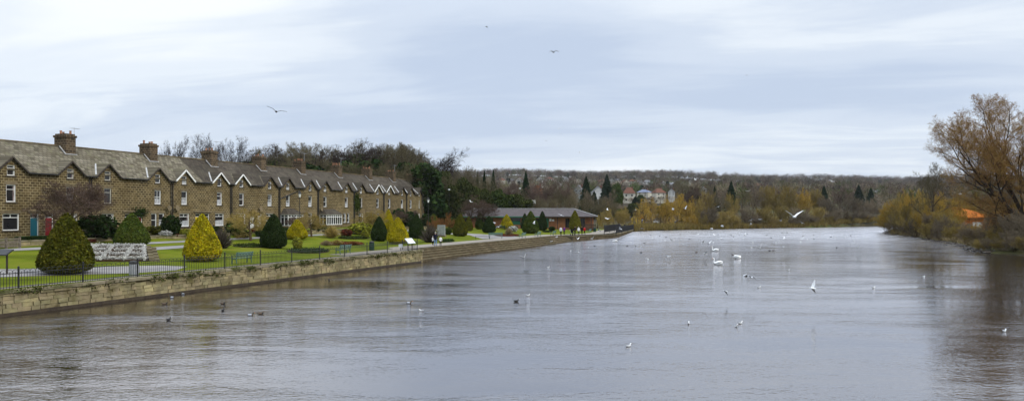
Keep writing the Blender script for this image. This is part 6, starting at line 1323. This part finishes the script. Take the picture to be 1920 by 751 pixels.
# flying
bird('dark0', 'gull', at(518, 209, 43), .25, 'large silhouetted gull gliding above the terrace chimneys', 'gulls in the sky', 1.15, .1, .25); bird('dark1', 'gull', at(1038, 98, 62), .2, 'silhouetted gull with bent wings high over the middle of the river', 'gulls in the sky', 1.0, .1, -.1)
bird('dark3', 'gull', at(912, 50, 110), 1.2, 'tiny silhouetted bird highest in the sky', 'gulls in the sky', .8); bird('dark5', 'gull', at(1400, 141, 150), .1, 'tiny silhouetted bird high on the right', 'gulls in the sky', .7); 
for k, (px, py) in enumerate(((957, 268), (1024, 264), (1048, 241), (1052, 251), (1087, 286), (1192, 211), (1221, 209))): bird('fly%d' % (k % 6), 'gull', at(px, py, 190), k, f"speck of a pale gull low in the sky, {ordi(k)} from the left", 'far gulls over the valley', .9)
bird('w', 'gull', at(1489, 406, 42), .05, 'white gull flying with wings in a wide V against the far bank', 'gulls flying low', 1.2, .1); bird('w', 'gull', at(1524, 540, 38), 1.0, 'white gull banking steeply low over the right water', 'gulls flying low', .9, .3, 1.25)
bird('fly1', 'gull', at(1408, 520, 42), .4, 'gull with long bent wings skimming the middle water', 'gulls flying low', .7, 0, .3); bird('fly3', 'gull', at(1360, 545, 42), .8, 'white gull skimming low left of the bent winged one', 'gulls flying low', .7, .2, .5)
for k, (px, py, D, v_) in enumerate(((935, 425, 95, 1), (927, 417, 100, 3), (983, 482, 84, 4), (1044, 444, 110, 0), (1083, 448, 110, 4), (1110, 447, 105, 2), (1123, 432, 90, 1), (1140, 410, 90, 2), (1163, 429, 80, 1), (1085, 472, 92, 3), (1034, 452, 100, 5), (1052, 403, 100, 5), (1139, 393, 120, 2), (1203, 428, 110, 3), (1262, 392, 110, 1),
    (1285, 391, 100, 4), (1304, 337, 110, 4), (1261, 343, 130, 3), (1347, 387, 110, 5), (1354, 424, 88, 1), (1408, 413, 105, 1), (1408, 420, 120, 0), (1425, 411, 140, 5), (1464, 413, 120, 5), (1504, 418, 110, 1), (1334, 428, 100, 3), (1306, 440, 110, 4), (1340, 441, 110, 2), (1369, 440, 115, 3), (1352, 446, 90, 1), (1397, 441, 110, 4), (1437, 440, 100, 2),
    (1470, 447, 100, 0), (1505, 447, 110, 2), (1526, 448, 110, 1), (1425, 464, 80, 4), (1318, 455, 90, 2), (1330, 455, 95, 4), (1323, 475, 82, 1), (1260, 450, 100, 2), (1254, 481, 80, 1), (1215, 485, 82, 3), (883, 378, 120, 2), (1397, 515, 60, 3), (1560, 340, 130, 0), (1001, 419, 100, 4), (1402, 358, 130, 2))):
    bird('fly%d' % v_, 'gull', at(px, py, D), k * 1.7, f"small gull flying low over the river or bank, {ordi(k)} of the flying gulls", 'gulls flying over the river', .95, .2, (k % 3 - 1) * .4)
# gulls standing on the grass before the pavilion
for k in range(9): bird('float', 'gull', hit(1028 + k * 3.4, 427.5 + (k % 3) * .8) + Vector((0, 0, .05)), k, f"white gull standing on the grass left of the yellow olive cone, {ordi(k)} from the left", 'gulls on the grass', 1.1)
# ---------------------------------------------------------------- right bank: stones, dead grass, white water
npr = np.random.default_rng(31); m = MB(); G = MB()
for k in range(260):
    f = npr.random(); i = npr.integers(0, 7); a, b = RIGHT[2 + i], RIGHT[3 + i]; x = a[0] + (b[0] - a[0]) * f + npr.normal() * .8; y = a[1] + (b[1] - a[1]) * f + npr.normal() * .8; r = npr.uniform(.12, .5)
    m.lathe([(.01, -.3 * r), (.8 * r, -.1 * r), (r, .1 * r), (.6 * r, .4 * r), (.01, .5 * r)], 7, (x, y, .02), 0, None)
m.build('bank_stones', M['wet'], kind='stuff', label='dark stones along the right bank waterline')
for k in range(1600):
    A_i = [(205, 330)] + RIGHT[1:9]; i = npr.integers(1, 8); a, b = A_i[i], A_i[i + 1] if i + 1 < len(A_i) else A_i[i]; f = npr.random(); x = a[0] + (b[0] - a[0]) * f + npr.random() * 3.5 + .3; y = a[1] + (b[1] - a[1]) * f; z = hz(x, y)
    if z < .05: continue
    S = np.array([[x, y, z]] * 14) + npr.normal(size=(14, 3)) * [.15, .15, .02]; G.slivers(S, S + npr.normal(size=(14, 3)) * [.3, .3, .15] + [0, 0, .6], .06, npr)
G.build('bank_grass', M['reed'], kind='stuff', label='tufts of dead grass along the right bank')
m = MB()
for k in range(2600):                                        # dead grass and brush on the far bank
    f = npr.random(); i = npr.integers(0, len(FAR) - 1); a, b = FAR[i], FAR[i + 1]; x = a[0] + (b[0] - a[0]) * f; y = a[1] + (b[1] - a[1]) * f + npr.random() * 7 - .3; z = max(hz(x, y), 0)
    S = np.array([[x, y, z]] * 16) + npr.normal(size=(16, 3)) * [.5, .4, .02]; m.slivers(S, S + npr.normal(size=(16, 3)) * [.6, .5, .3] + [0, 0, 1.5], .12, npr)
m.build('far_bank_brush', M['twigo'], kind='stuff', label='low brush and dead grass along the far bank')



mb = MB(); mb.box(-2600, 2700, -88, 3300, -6, 190)
hz_m = bpy.data.materials.new('haze'); hz_m.use_nodes = True; t_ = hz_m.node_tree; t_.nodes.clear(); o_ = t_.nodes.new('ShaderNodeOutputMaterial'); pv_ = t_.nodes.new('ShaderNodeVolumePrincipled')
pv_.inputs['Color'].default_value = (.85, .88, .93, 1); pv_.inputs['Density'].default_value = .00006; t_.links.new(pv_.outputs[0], o_.inputs['Volume'])
mb.build('haze', hz_m, kind='stuff', label='thin winter haze over the valley')
